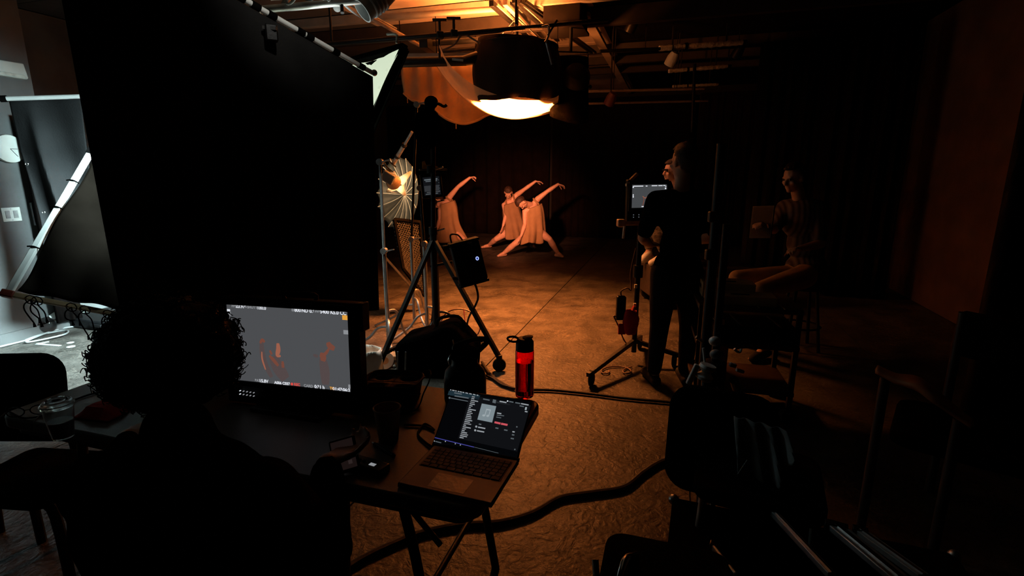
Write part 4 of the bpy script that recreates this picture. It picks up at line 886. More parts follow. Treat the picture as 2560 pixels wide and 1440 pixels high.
MB().box(V((c.x, c.y + .02, zs)), (.44, .42, .04)).build('seat', black_plastic, t, bevel=.012)
for sx in (-.2, .2):
    for sy in (-.2, .2): MB().cyl(V((c.x + sx, c.y + sy, 0)), V((c.x + sx * .95, c.y + sy * .95, zs)), .014).build('leg', black_metal, t)
# ---------------------------------------------------------------- folding table and what stands on it
TZ = 0.74
RF = V((.115, 1.865, 0)); LB, LA = 1.86, .70
tc0 = RF - B * (LB / 2) - A * (LA / 2)
TR = ROOM
def tab(u, v, z=TZ): return tc0 + B * u + A * v + Z * z
top_mat = mat('table_top_plastic', (.08, .07, .06), .38, var=.12, scale=5, bump=.06, bscale=150)
t = thing('folding_table', 'long folding table with rounded corners carrying monitor and laptop', 'table', tc0)
r = .055; poly = []
for (sx, sy, a0) in ((1, 1, 0), (-1, 1, 90), (-1, -1, 180), (1, -1, 270)):
    for k in range(7):
        a = math.radians(a0 + 15 * k); poly.append((sx * (LB / 2 - r) + r * math.cos(a), sy * (LA / 2 - r) + r * math.sin(a)))
MB().prism(poly, tc0 + Z * (TZ - .045), TR, .045).build('tabletop', top_mat, t, bevel=.008)
MB().prism([(x * .97, y * .94) for x, y in poly], tc0 + Z * (TZ - .07), TR, .025).build('apron', black_metal, t)
for u in (-.70, .70):
    for v in (-.26, .26):
        MB().tube(spline([tab(u - .05 * math.copysign(1, u), v, TZ - .06), tab(u + .0, v, .42), tab(u + .06 * math.copysign(1, u), v * 1.08, .0)], 6), .0165, 10).build('leg', black_metal, t)
    MB().cyl(tab(u, -.27, .3), tab(u, .27, .3), .011).build('cross_bar', black_metal, t)
    MB().cyl(tab(u - .05 * math.copysign(1, u), 0, .3), tab(u - .4 * math.copysign(1, u), 0, TZ - .06), .011).build('brace', black_metal, t)

def quad_frame(TL, TRt, BR, BL):
    c = (TL + TRt + BR + BL) / 4; ex = ((TRt - TL) + (BR - BL)); ey = ((TL - BL) + (TRt - BR))
    return c, frame(ex, ey), ex.length / 2, ey.length / 2
screen_white = glow('screen_white', (.85, .88, .95), .85); screen_dim = glow('screen_dim', (.45, .47, .5), .55); screen_red = glow('screen_red', (.95, .10, .08), .7); screen_amber = glow('screen_amber', (1, .45, .06), .75)
screen_grey = glow('screen_grey', (.071, .074, .080), 1.0); fig_a = glow('screen_figure', (.22, .075, .05), .8); fig_b = glow('screen_figure_dim', (.085, .062, .062), 1.0); fig_c = glow('screen_figure_bright', (.38, .13, .08), .85)

# monitor
c, R, w_, h_ = quad_frame(at(565, 761, 1.845), at(867, 779, 1.725), at(882, 980, 1.705), at(582, 948, 1.825))
t = thing('production_monitor', 'large black production monitor with grey picture of dancers on the table', 'monitor', V((c.x, c.y, TZ)))
bz = .022
MB().box(c + R @ V((.003, -.03, -.028)), (w_ + 2 * bz + .02, h_ + 2 * bz + .075, .05), R).build('housing', black_plastic, t, bevel=.006)
for (dx, dy, sx, sy) in ((0, h_ / 2 + bz / 2, w_ + 2 * bz, bz), (-w_ / 2 - bz / 2, 0, bz, h_), (w_ / 2 + bz / 2, 0, bz, h_), (0, -h_ / 2 - bz / 2, w_ + 2 * bz, bz)):
    MB().box(c + R @ V((dx, dy, .001)), (sx, sy, .012), R).build('bezel', black_plastic, t, bevel=.002)
scr = MB().box(c + R @ V((0, 0, -.001)), (w_, h_, .002), R).build('screen', screen_grey, t)
sp = c + R @ V((0, 0, .0012))
def mpx(px, py, lift=.0): return onplane(px, py, sp + R.col[2] * lift, R.col[2])
def mcrop(x, y): return 540 + x / 4.236, 740 + y / 4.236
def mtext(s, x, y, size, m, bold=.0006):
    px, py = mcrop(x, y); text(s, mpx(px, py, .0004), R, size, m, scr, bold=bold)
def mrect(x, y, wd, ht, m, nm='icon'):
    px, py = mcrop(x, y); p = mpx(px, py, .0004); return MB().box(p, (wd, ht, .0006), R).build(nm, m, scr, bevel=.0)
k_ = w_ / 303
for s_, x, y, m_, sz in (('FPS', 165, 104, screen_dim, 8), ('23.976', 210, 108, screen_white, 9.5), ('SHUTTER', 330, 117, screen_dim, 7.5), ('180.0', 432, 124, screen_white, 9.5), ('EI', 800, 147, screen_dim, 7.5), ('800', 830, 149, screen_white, 9.5), ('ND 0.6', 905, 154, screen_white, 9.5), ('WB', 1045, 162, screen_dim, 7.5), ('5400 K', 1102, 166, screen_white, 9.5), ('-5.0 CC', 1225, 175, screen_white, 9.5),
                         ('BAT', 412, 892, screen_dim, 7), ('15.8V', 458, 897, screen_white, 9), ('A006 C037', 618, 916, screen_white, 7.6), ('REC', 826, 936, screen_red, 7.6), ('CARD', 930, 949, screen_dim, 7.5), ('0:31 h', 1042, 959, screen_white, 9), ('TC', 1205, 977, screen_amber, 7.5), ('01:47:06:21', 1236, 983, screen_white, 9)):
    mtext(s_, x, y, sz * k_ * 1.12, m_)
px, py = mcrop(805, 932); MB().lathe([(.0, .0012), (.0052, .0012), (.0052, 0)], mpx(px, py), R, 16).build('record_dot', screen_red, scr)
mrect(133, 151, 8 * k_, 5 * k_, screen_white); mrect(137, 188, 10 * k_, 8 * k_, screen_dim); mrect(1364, 229, 12 * k_, 10 * k_, screen_amber); mrect(1377, 384, 12 * k_, 9 * k_, screen_dim); mrect(1426, 961, 11 * k_, 9 * k_, screen_dim)
def mfig(pts, m, lift=.0003):
    vs = [mpx(*mcrop(x, y), lift) for x, y in pts]; MB().add(vs, [tuple(range(len(vs)))]).build('picture_figure', m, scr)
def ms(pts, r_, m, lift):
    P_ = [mpx(*mcrop(x, y), lift) for x, y in pts]; q = MB(); n_ = R.col[2]
    L_, R_ = [], []
    P_ = spline(P_, 4)
    for i, p in enumerate(P_):
        d = (P_[min(i + 1, len(P_) - 1)] - P_[max(i - 1, 0)]).normalized(); s_ = d.cross(n_); rr = r_ * (.35 + .65 * math.sin(math.pi * min(1, .12 + i / len(P_) * .8)))
        L_.append(p + s_ * rr); R_.append(p - s_ * rr)
    q.add(L_ + R_, [(i, i + 1, len(L_) + i + 1, len(L_) + i) for i in range(len(L_) - 1)]); q.build('picture_figure', m, scr)
ms([(480, 470), (490, 600), (520, 720), (590, 860)], .012, fig_b, .0003); ms([(600, 640), (660, 760), (740, 880)], .026, fig_b, .00035); ms([(1125, 650), (1150, 780), (1160, 940)], .019, fig_b, .0003)
ms([(485, 590), (490, 670), (525, 780)], .0035, fig_c, .0005); ms([(468, 500), (490, 465), (515, 490)], .006, fig_a, .0005)
ms([(655, 500), (660, 570), (650, 620)], .009, fig_c, .0006); ms([(565, 630), (610, 680), (660, 740)], .007, fig_a, .0005); ms([(645, 560), (645, 630), (685, 635)], .005, fig_c, .0007); ms([(570, 575), (590, 620)], .005, fig_a, .0006)
ms([(1185, 490), (1205, 530), (1255, 560)], .011, fig_a, .0006); ms([(1195, 560), (1160, 610), (1110, 640)], .006, fig_a, .0005); ms([(1100, 620), (1135, 640), (1130, 690)], .012, fig_a, .00055); ms([(1030, 625), (1080, 640)], .006, fig_b, .0005); ms([(705, 690), (710, 760)], .006, fig_a, .0005)
for i in range(5):
    for j in range(2):
        px, py = mcrop(262 + 36 * i, 1000 + 5.5 * i + 35 * j)
        MB().lathe([(0, .006), (.0017, .006), (.0019, .003), (.0019, 0)], mpx(px, py, .002), R, 12).build('button', glow('button_glow', (.7, .75, .8), .9) if i == 0 else screen_dim, t)
tp = c + R @ V((.0, h_ / 2 + bz + .012, -.03))
MB().tube(spline([c + R @ V((-.02, h_ / 2 + bz, -.03)), c + R @ V((-.02, h_ / 2 + bz + .025, -.03)), c + R @ V((.1, h_ / 2 + bz + .027, -.03)), c + R @ V((.1, h_ / 2 + bz, -.03))], 4), .007, 8).build('carry_handle', black_plastic, t)
MB().box(c + R @ V((w_ / 2 + bz + .018, h_ / 2 - .02, -.03)), (.02, .1, .05), R).build('side_bracket', black_metal, t, bevel=.004)
bt = c + R @ V((0, -h_ / 2 - .09, -.06))
MB().box(V((bt.x, bt.y, (bt.z + TZ + .02) / 2)), (.06, .04, max(.03, bt.z - TZ + .04)), ROOM).build('stand_neck', black_plastic, t, bevel=.004)
MB().box(V((bt.x, bt.y, TZ + .008)), (.3, .2, .016), ROOM).build('stand_foot', black_plastic, t, bevel=.005)
MB().box(c + R @ V((0, -.02, -.06)), (.18, .14, .04), R).build('rear_plate', black_plastic, t, bevel=.004)

# laptop
hl, hr = onz(1087, 1112, TZ + .012), onz(1298, 1152, TZ + .012)
ex = (hr - hl); lw = ex.length; ex.normalize(); dv = V((ex.y, -ex.x, 0)); 
t = thing('laptop', 'open black laptop showing a dark music screen on the right of the table', 'laptop', V(((hl.x + hr.x) / 2, (hl.y + hr.y) / 2, TZ)))
depth = .225
Rb = Matrix((ex, -dv, Z)).transposed(); bc = (hl + hr) / 2 + dv * (depth / 2); bc.z = TZ + .008
laptop_metal = mat('laptop_metal', (.045, .04, .038), .42, .5, var=.1, scale=8, bump=.02)
MB().box(bc, (lw, depth, .015), Rb).build('base', laptop_metal, t, bevel=.004)
kb = MB().box(bc + Rb @ V((0, .04, .0078)), (lw * .9, .105, .001), Rb).build('keyboard_well', black_plastic, t)
for r_ in range(6):
    nk = (14, 14, 14, 13, 12, 9)[r_]
    for i in range(nk):
        kw = lw * .88 / nk; MB().box(bc + Rb @ V((-lw * .44 + kw * (i + .5), .083 - .0172 * r_, .0095)), (kw * .86, .0145, .002), Rb).build('key', black_plastic, kb)
MB().box(bc + Rb @ V((0, -.065, .0076)), (.11, .07, .0006), Rb).build('touchpad', mat('touchpad', (.08, .075, .07), .3, .4), t, bevel=.002)
tL, tR = at(1118, 971, 1.655), at(1331, 1001, 1.595)
cS, RS, wS, hS = quad_frame(tL, tR, hr, hl)
MB().box(cS + RS @ V((0, 0, -.004)), (lw, hS, .007), RS).build('lid', black_metal, t, bevel=.003)
MB().cyl(hl + Z * .002, hr + Z * .002, .006).build('hinge', black_plastic, t)
sl = MB().box(cS + RS @ V((0, 0, .0002)), (lw * .965, hS * .95, .0008), RS).build('screen', glow('laptop_screen_dark', (.0012, .0014, .002), 1), t)
spl = cS + RS @ V((0, 0, .001))
def lpx(x, y, lift=.0): return onplane(1020 + x / 5.538, 940 + y / 5.538, spl + RS.col[2] * lift, RS.col[2])
lw1 = glow('ui_light', (.5, .54, .58), .6); lw2 = glow('ui_grey', (.16, .19, .21), .6); lw3 = glow('ui_panel', (.0052, .0056, .007), 1); lblue = glow('ui_blue', (.10, .10, .55), .55); lpink = glow('ui_pink', (.75, .11, .14), .75); lart = glow('ui_art', (.25, .31, .34), .8); lnote = glow('ui_note', (.38, .44, .47), .85)
def lrect(x0, y0, x1, y1, m, nm='ui_bar', lift=.0003, ht=None):
    p, q = lpx(x0, y0, lift), lpx(x1, y1, lift); ey = RS.col[1]; hh = ht or .0022
    MB().add([p - ey * hh, q - ey * hh, q + ey * hh, p + ey * hh], [(0, 1, 2, 3)]).build(nm, m, sl)
def lpoly(pts, m, nm='ui_panel', lift=.0002): MB().add([lpx(x, y, lift) for x, y in pts], [tuple(range(len(pts)))]).build(nm, m, sl)
lpoly([(840, 880), (690, 250 + 30), (1010, 290), (1720, 400), (1500, 1050)][0:0] or [(1000, 290), (1700, 405), (1510, 1045), (690, 865), (850, 290)], lw3)
lpoly([(568, 200), (1000, 270), (980, 330), (548, 262)], glow('ui_teal', (.012, .026, .036), 1)); 
for i, (x, wd) in enumerate(((585, 14), (612, 34), (655, 18), (690, 20), (718, 28), (755, 24), (795, 36), (848, 34), (900, 34), (950, 24))): lrect(x, 190 + (x - 585) * .2, x + wd, 192 + (x + wd - 585) * .2, lw1, ht=.0017)
lrect(640, 232, 745, 252, lw2); lrect(645, 275, 840, 308, lw2); lrect(590, 305, 830, 350, lw2, ht=.0014)
ell = [(575 + 14 * math.cos(k), 302 + 14 * math.sin(k)) for k in [j * .52 for j in range(12)]]; lpoly(ell, lw2, 'ui_dot', .0003)
for i in range(24):
    y = 285 + i * 24.5; x = 885 - i * 7.4; wd = (40, 40, 100, 60, 70, 45, 30, 105, 55, 75, 60, 75, 80, 100, 75, 100, 35, 110, 50, 40, 80, 100, 95, 55)[i]
    lrect(x, y, x + wd, y + wd * .19, lw1 if i % 3 else screen_dim, ht=.0017)
lpoly([(1022, 380), (1222, 418), (1165, 645), (960, 603)], lart, 'album_art', .0004)
lpoly([(1085, 452), (1148, 464), (1144, 480), (1082, 470)], lnote, 'music_note', .0007); lpoly([(1085, 452), (1096, 454), (1068, 555), (1057, 550)], lnote, 'music_note', .0007); lpoly([(1138, 462), (1149, 464), (1122, 556), (1111, 552)], lnote, 'music_note', .0007)
for x, y in ((1048, 546), (1103, 552)): lpoly([(x + 20 * math.cos(k), y + 15 * math.sin(k)) for k in [j * .52 for j in range(12)]], lnote, 'music_note', .0008)
lrect(1232, 512, 1292, 522, lw1, ht=.0022); lrect(1228, 540, 1330, 552, lw2, ht=.0016); lrect(1222, 568, 1290, 580, lw2, ht=.0016)
lrect(1198, 640, 1280, 658, lpink, 'ui_button', ht=.0034); lrect(1288, 660, 1378, 678, lpink, 'ui_button', ht=.0034)
for x, y, wd, m_ in ((980, 665, 35, lw2), (970, 708, 100, lw1), (955, 757, 100, lw1), (1210, 718, 42, lw2), (1330, 745, 48, lw2), (1445, 770, 32, lw1), (1438, 812, 34, lw2), (1422, 862, 44, lw2), (1497, 702, 20, lw2), (1470, 1015, 18, lw2), (1040, 318, 90, lw2), (1268, 350, 95, lw1), (1370, 345, 18, screen_white), (1400, 352, 60, lw2), (1485, 368, 70, lw2), (1565, 382, 105, lw1), (1545, 412, 60, lw2), (1618, 490, 36, lw1)): lrect(x, y, x + wd, y + wd * .19, m_, ht=.0021)
for x, y in ((945, 700), (930, 752)): lpoly([(x + 15 * math.cos(k), y + 15 * math.sin(k)) for k in [j * .52 for j in range(12)]], lw1, 'ui_icon', .0003)
lpoly([(1178, 322), (1222, 332), (1212, 380), (1168, 368)], lw2, 'ui_thumbnail', .0004); lpoly([(1225, 350), (1418, 388), (1412, 408), (1220, 370)], glow('ui_dim', (.04, .045, .05), 1)); lpoly([(1625, 428), (1648, 432), (1640, 472), (1616, 468)], lnote, 'ui_icon', .0004)
lrect(370, 852, 915, 985, lblue, 'progress_bar', ht=.0012); lrect(918, 985, 1252, 1068, lw2, 'progress_track', ht=.0006)
for x, y in ((518, 905), (655, 938), (725, 955), (365, 900)): lpoly([(x + 8 * math.cos(k), y + 9 * math.sin(k)) for k in [j * .785 for j in range(8)]], lw1, 'ui_dot', .0005)
lrect(380, 905, 460, 925, lw2, ht=.0014); lrect(730, 995, 810, 1012, lw1, ht=.0022); lpoly([(1200, 1100), (1222, 1095), (1228, 1118), (1195, 1116)], glow('ui_violet', (.4, .38, .8), .8), 'ui_icon', .0005); lrect(1168, 1105, 1182, 1108, lw2, ht=.002)

# red tumbler
c = onz(1306, 996, TZ); c = c + A * .03; c.z = TZ
t = thing('water_bottle', 'translucent red water bottle with black loop lid at the table corner', 'bottle', c)
red_clear = mat('red_clear', (.95, .02, .025), .04, var=.02, bump=0, trans=1.0, ior=1.18)
k_ = 1.0; r_ = .0365
MB().lathe([(0, .0), (r_ * .96, 0), (r_, .006), (r_, .182), (r_ * .96, .19), (r_ * .9, .19), (r_ * .94, .18), (r_ * .94, .008), (0, .008)], c, None, 40).build('body', red_clear, t)
MB().lathe([(0, .009), (r_ * .935, .009), (r_ * .935, .143), (0, .143)], c, None, 40).build('liquid', mat('dark_red_liquid', (.55, .006, .012), .03, var=.02, bump=0, trans=1.0, ior=1.33), t)
lid = MB().lathe([(r_ * .93, .188), (r_ * .95, .191), (r_ * .95, .222), (r_ * .8, .232), (r_ * .72, .237), (0, .238)], c, None, 32).build('lid', black_plastic, t)
MB().tube([c + V((-.045 + .022 * math.cos(k), .004 * math.sin(k), .232 + .009 * math.sin(k) - .1 * (.022 * math.cos(k)))) for k in [j * .524 for j in range(12)]], .0045, 8, True).build('carry_loop', black_plastic, lid)
MB().lathe([(0, 0), (.019, 0), (.021, .005), (.012, .009), (0, .009)], c + V((.012, 0, .237)), Matrix.Rotation(-.12, 3, 'Y'), 24).build('spout_cap', black_plastic, lid)

# black growler jug
c = V((-.178, 1.85, TZ))
t = thing('insulated_jug', 'big black insulated jug with a handled lid behind the laptop', 'jug', c)
MB().lathe([(0, 0), (.072, 0), (.078, .008), (.08, .02), (.08, .1), (.074, .128), (.055, .15), (.05, .16), (.05, .185), (.046, .19), (0, .19)], c, None, 36).build('body', black_metal, t, smooth=True)
lid = MB().lathe([(.05, .178), (.052, .18), (.052, .205), (.045, .212), (0, .212)], c, None, 32).build('lid', deep_black, t)
MB().tube(spline([c + V((-.035, 0, .205)), c + V((-.03, 0, .228)), c + V((.03, -.0, .25)), c + V((.075, 0, .252)), c + V((.082, 0, .238)), c + V((.05, 0, .205))], 5), .0105, 8).build('carry_handle', black_plastic, lid)
MB().tube(spline([c + V((-.05, -.0, .19)), c + V((-.058, 0, .17)), c + V((-.054, 0, .15))], 4), .006, 6).build('strap_lug', chrome, lid)

# cup carrier
c = V((-.455, 1.865, TZ))
Rc = rotz(math.radians(-8))
t = thing('cup_carrier', 'dark drink carrier with four holes behind the brown paper cup', 'carrier', c)
pulp = mat('dark_pulp', (.055, .032, .024), .8, var=.3, scale=30, bump=.2)
wb, db, hb_ = .215, .16, .085
q = MB()
def ringpt(a, sx, sy): 
    x, y = math.cos(a), math.sin(a); e = .55
    return V((math.copysign(abs(x) ** e, x) * sx, math.copysign(abs(y) ** e, y) * sy, 0))
def fn(a, b):
    s_ = lerp(.84, 1.0, b); p = ringpt(a * 2 * math.pi, wb / 2 * s_, db / 2 * s_); p.z = .004 + b * hb_; return c + Rc @ p
MB().patch(fn, 48, 4, wrap=True).build('side_wall', pulp, t, solid=.004)
# top plate with four real holes
hx, hy, hr = .052, .038, .03
def plate(a, b):
    return None
top = MB()
for sx in (-1, 1):
    for sy in (-1, 1):
        n = 24; o_, i_ = [], []
        for k in range(n):
            a = 2 * math.pi * k / n; x, y = math.cos(a), math.sin(a); m_ = max(abs(x), abs(y)); 
            o_.append(c + Rc @ V((sx * hx + x / m_ * hx, sy * hy + y / m_ * hy, hb_ - .012))); i_.append(c + Rc @ V((sx * hx + x * hr * 1.15, sy * hy + y * hr * .85, hb_ - .012)))
        top.add(o_ + i_, [(k, (k + 1) % n, n + (k + 1) % n, n + k) for k in range(n)])
        low = [p + V((0, 0, -.03)) for p in i_]; top.add(i_ + low, [(k, (k + 1) % n, n + (k + 1) % n, n + k) for k in range(n)])
top.build('hole_plate', pulp, t, solid=.002)
MB().tube([c + Rc @ (ringpt(k * 2 * math.pi / 40, wb / 2 + .002, db / 2 + .002) + V((0, 0, hb_ + .004))) for k in range(40)], .004, 6, True).build('rim', pulp, t)
MB().box(c + V((0, 0, .006)), (wb * .8, db * .8, .006), Rc).build('base', pulp, t)
cable('cable', 'thin dark wire loop hanging around the drink carrier on the table', [V((-.36, 1.98, TZ + .07)), V((-.33, 1.97, TZ + .08)), V((-.325, 1.92, TZ + .06)), V((-.34, 1.86, TZ + .03)), V((-.345, 1.8, TZ + .012)), V((-.36, 1.76, TZ + .006)), V((-.42, 1.735, TZ + .006))], .003, black_rubber)

# paper cup, pen, phone and small things
def cup(c, r0, r1, h, m, label, lidm=None):
    t = thing('paper_cup', label, 'cup', c)
    MB().lathe([(0, .004), (r0, .004), (r0, 0), (r1, h), (r1 * .96, h), (r0 * .95, .012), (0, .012)], c, None, 32).build('body', m, t)
    MB().tube([c + V((r1 * math.cos(k * .2618), r1 * math.sin(k * .2618), h)) for k in range(24)], .0028, 6, True).build('rim', m, t); return t
c = onz(972, 1100, TZ); cup(c, .031, .043, .115, mat('kraft_paper', (.26, .15, .10), .7, var=.2, scale=30), 'brown open paper cup on the table in front of the drink carrier')
c = onz(950, 1120, TZ + .004)
t = thing('pen', 'dark pen with pale tip lying left of the laptop', 'pen', c)
p0, p1 = onz(936, 1109, TZ + .006), onz(985, 1140, TZ + .006)
MB().cyl(p0, p1, .0055).build('barrel', black_plastic, t); MB().cyl(p0, p0 + (p0 - p1).normalized() * .014, .005, .0015).build('tip', dull_steel, t); MB().bar(p0.lerp(p1, .6) + Z * .008, p1 + Z * .008, .004, .002).build('clip', black_metal, t)
c = at(862, 1138, 1.385)
Rp = frame(V((.62, .2, .1)), V((-.3, .4, .75)))
t = thing('smartphone', 'smartphone with a dim pinkish picture in the right hand of the seated person', 'phone', c)
MB().box(c, (.075, .1, .008), Rp).build('body', black_plastic, t, bevel=.004)
ph = MB().box(c + Rp @ V((-.002, .002, .0046)), (.062, .084, .0008), Rp).build('screen', glow('phone_screen', (.012, .007, .0065), .8), t)
for k in range(5): MB().box(c + Rp @ V((random.uniform(-.022, .022), random.uniform(-.03, .03), .0053)), (random.uniform(.008, .02), random.uniform(.006, .014), .0004), Rp).build('picture_patch', glow('phone_patch', (.03, .02, .019), .8), ph)
c = onz(920, 1172, TZ)
t = thing('handheld_recorder', 'small black handheld device with a tiny white reflection left of the laptop', 'recorder', c)
Rr = rotz(-.45)
MB().box(c + Z * .011, (.13, .05, .022), Rr).build('body', black_plastic, t, bevel=.005)
MB().box(c + Rr @ V((.022, -.004, .0225)), (.02, .012, .001), Rr).build('readout', screen_dim, t)  # glowing patch stands for a white reflection on the device
for k in range(3): MB().lathe([(0, .004), (.005, .004), (.005, 0)], c + Rr @ V((-.045 + .016 * k, 0, .022)), None, 10).build('button', black_rubber, t)
cable('charging_cable', 'black charging cable curling from the left side of the laptop', [V((hl.x, hl.y - .01, TZ + .008)), V((hl.x - .03, hl.y + .02, TZ + .006)), onz(1045, 1085, TZ + .006), onz(1062, 1060, TZ + .006), onz(1085, 1075, TZ + .006), onz(1060, 1065, TZ + .006), onz(1010, 1062, TZ + .006)], .004, black_rubber)
c = onz(159, 1092, TZ)
t = thing('iced_drink_cup', 'clear plastic cup with a domed lid and dark drink at the left of the table', 'cup', c)
MB().lathe([(0, 0), (.029, 0), (.043, .112), (.0415, .112), (.0275, .004), (0, .004)], c, None, 36).build('body', clear_plastic, t)
MB().lathe([(0, .0045), (.0272, .0045), (.034, .06), (0, .06)], c, None, 32).build('drink', mat('dark_coffee', (.03, .014, .01), .1, var=.1, bump=0), t)
MB().lathe([(.045, .108), (.047, .112), (.047, .118), (.041, .12), (.041, .126), (.037, .13), (.012, .131), (.011, .128), (0, .128)], c, None, 40).build('lid', clear_plastic, t)
MB().lathe([(.026, .1305), (.028, .134), (.030, .1305)], c, None, 32).build('lid_ring', clear_plastic, t)
c = onz(262, 1035, TZ)
t = thing('snack_bag', 'crumpled dark red packet on the table left of the seated person', 'packet', c)
def fn(a, b):
    x = (a - .5) * .15; y = (b - .5) * .11; e = min(a, 1 - a) * 4; e2 = min(b, 1 - b) * 4
    return c + rotz(-.2) @ V((x, y, .004 + .035 * min(1, e) * min(1, e2) + .006 * noise.noise(V((x * 40, y * 40, 1)))))
MB().patch(fn, 18, 16).build('packet_top', red_cloth, t, solid=.003)
MB().box(c + Z * .003, (.14, .1, .004), rotz(-.2)).build('packet_base', red_cloth, t)
c = onz(70, 1035, TZ + .012)
t = thing('glasses', 'thin black eyeglasses lying at the left end of the table', 'glasses', c)
for dx in (-.034, .034): MB().tube([c + rotz(.35) @ V((dx + .026 * math.cos(k), 0, .012 + .018 * math.sin(k))) for k in [j * .449 for j in range(14)]], .0022, 6, True).build('lens_rim', black_plastic, t)
MB().bar(c + rotz(.35) @ V((-.009, 0, .016)), c + rotz(.35) @ V((.009, 0, .016)), .003, .003).build('bridge', black_plastic, t)
for dx in (-.06, .06): MB().tube(spline([c + rotz(.35) @ V((dx, 0, .016)), c + rotz(.35) @ V((dx, -.1, .01)), c + rotz(.35) @ V((dx, -.13, -.008))], 4), .0022, 6).build('temple', black_plastic, t)
cable('cable', 'black cable lying across the table behind the clear cup', [onz(185, 1000, TZ + .005), onz(230, 985, TZ + .005), onz(290, 975, TZ + .005), onz(340, 972, TZ + .005)], .004, black_rubber)
cable('cable', 'thin black cable beside the eyeglasses at the table edge', [onz(25, 1030, TZ + .005), onz(60, 1045, TZ + .005), onz(110, 1038, TZ + .005), onz(140, 1020, TZ + .005)], .0035, black_rubber)

# chair beyond the left table end
c = V((-2.02, 2.12, 0)); Rch = rotz(math.radians(62))
t = thing('chair', 'black padded chair with a rounded back beyond the left table end', 'chair', c)
pl = at(55, 962, 2.1)
def rrect(w_, h_, r_, n=6):
    out = []
    for sx, sy, a0 in ((1, 1, 0), (-1, 1, 90), (-1, -1, 180), (1, -1, 270)):
        for k in range(n + 1):
            a = math.radians(a0 + 90 * k / n); out.append((sx * (w_ / 2 - r_) + r_ * math.cos(a), sy * (h_ / 2 - r_) + r_ * math.sin(a)))
    return out
bcn = V((at(20, 965, 2.05).x, 2.05, .68))
Rb_ = frame(V((.95, .12, -.02)), V((.0, .12, 1)))
MB().prism(rrect(.46, .36, .09), bcn, Rb_, .04).build('backrest', black_cloth, t, bevel=.012)
MB().prism(rrect(.44, .42, .08), V((bcn.x, bcn.y + .26, .43)), Matrix.Identity(3), .05).build('seat', black_cloth, t, bevel=.012)
for sx in (-.19, .19):
    MB().cyl(V((bcn.x + sx, bcn.y + .05, .6)), V((bcn.x + sx * 1.05, bcn.y + .02, 0)), .013).build('leg', black_metal, t)
    MB().cyl(V((bcn.x + sx, bcn.y + .42, .43)), V((bcn.x + sx * 1.1, bcn.y + .48, 0)), .013).build('leg', black_metal, t)

# ---------------------------------------------------------------- stands and lamps in the middle
def knuckle(c, t, m=chrome):
    MB().lathe([(0, -.03), (.028, -.03), (.028, .03), (0, .03)], c, Matrix.Rotation(math.pi / 2, 3, 'X'), 14).build('grip_head', m, t); MB().bar(c + V((.02, -.03, 0)), c + V((.1, -.05, .02)), .014, .01).build('t_handle', m, t)
cx, cy = -.66, 4.35
t = thing('combo_stand', 'heavy black rolling light stand with spread legs behind the jug', 'light stand', V((cx, cy, 0)))
topP = at(1083, 330, cy)
MB().cyl(V((cx, cy, .28)), V((cx, cy, 1.15)), .03).build('column', black_metal, t)
MB().cyl(V((cx, cy, 1.1)), V((topP.x, cy, topP.z)), .02).build('riser', black_metal, t)
for z_ in (1.12, 1.62): MB().lathe([(0, -.03), (.036, -.03), (.036, .03), (0, .03)], V((cx, cy, z_))).build('collar', black_metal, t); MB().bar(V((cx + .03, cy, z_)), V((cx + .1, cy - .02, z_ + .02)), .016, .012).build('lock_knob', dull_steel, t)
feet = [onz(938, 935, .06), onz(1248, 893, .12), V((cx - .12, cy + .72, .08))]
apex = V((cx, cy, 1.05))
for fpt in feet:
    MB().bar(apex, fpt, .036, .036).build('leg', black_metal, t, bevel=.004)
    k = .86; MB().bar(V((cx, cy, .3)), apex.lerp(fpt, k), .03, .025).build('brace', black_metal, t, bevel=.003)
    w_c = V((fpt.x, fpt.y, .055)); MB().cyl(fpt + Z * .02, V((fpt.x, fpt.y, .06)) , .025).build('caster_fork', black_metal, t)
    MB().lathe([(0, -.022), (.035, -.022), (.055, -.012), (.055, .012), (.035, .022), (0, .022)], w_c, Matrix.Rotation(math.pi / 2, 3, 'X') @ Matrix.Rotation(.4, 3, 'Z'), 20).build('caster_wheel', black_rubber, t)
MB().bar(V((cx - .03, cy, .82)), V((cx + .16, cy - .02, .86)), .03, .02).build('bracket', black_metal, t)
# lamp head on top
hc_ = at(1070, 318, 4.35); aim = V((.08, .98, -.17)).normalized(); Rh = aim.to_track_quat('Z', 'Y').to_matrix()
t = thing('fresnel_head', 'black lamp head with a knob handle on top of the rolling stand', 'spotlight', hc_)
MB().ell(hc_ + V((0, 0, -.01)), (.115, .14, .165)).build('housing', deep_black, t)
MB().lathe([(.0, .02), (.11, .02), (.12, .1), (.12, .18), (.1, .2), (0, .2)], hc_, Rh, 24).build('barrel', deep_black, t)
kp = at(1078, 256, 4.32); MB().ell(kp, (.055, .055, .05)).build('top_knob', deep_black, t); MB().cyl(hc_ + V((0, 0, .1)), kp, .05, .04).build('neck', black_metal, t)
MB().tube(spline([kp, at(1098, 260, 4.3), at(1110, 266, 4.3), at(1117, 262, 4.3)], 4), .012, 8).build('handle', black_plastic, t)
MB().cyl(hc_ + V((.02, 0, -.14)), V((topP.x, cy, topP.z - .1)), .03, .025).build('mount', black_metal, t)
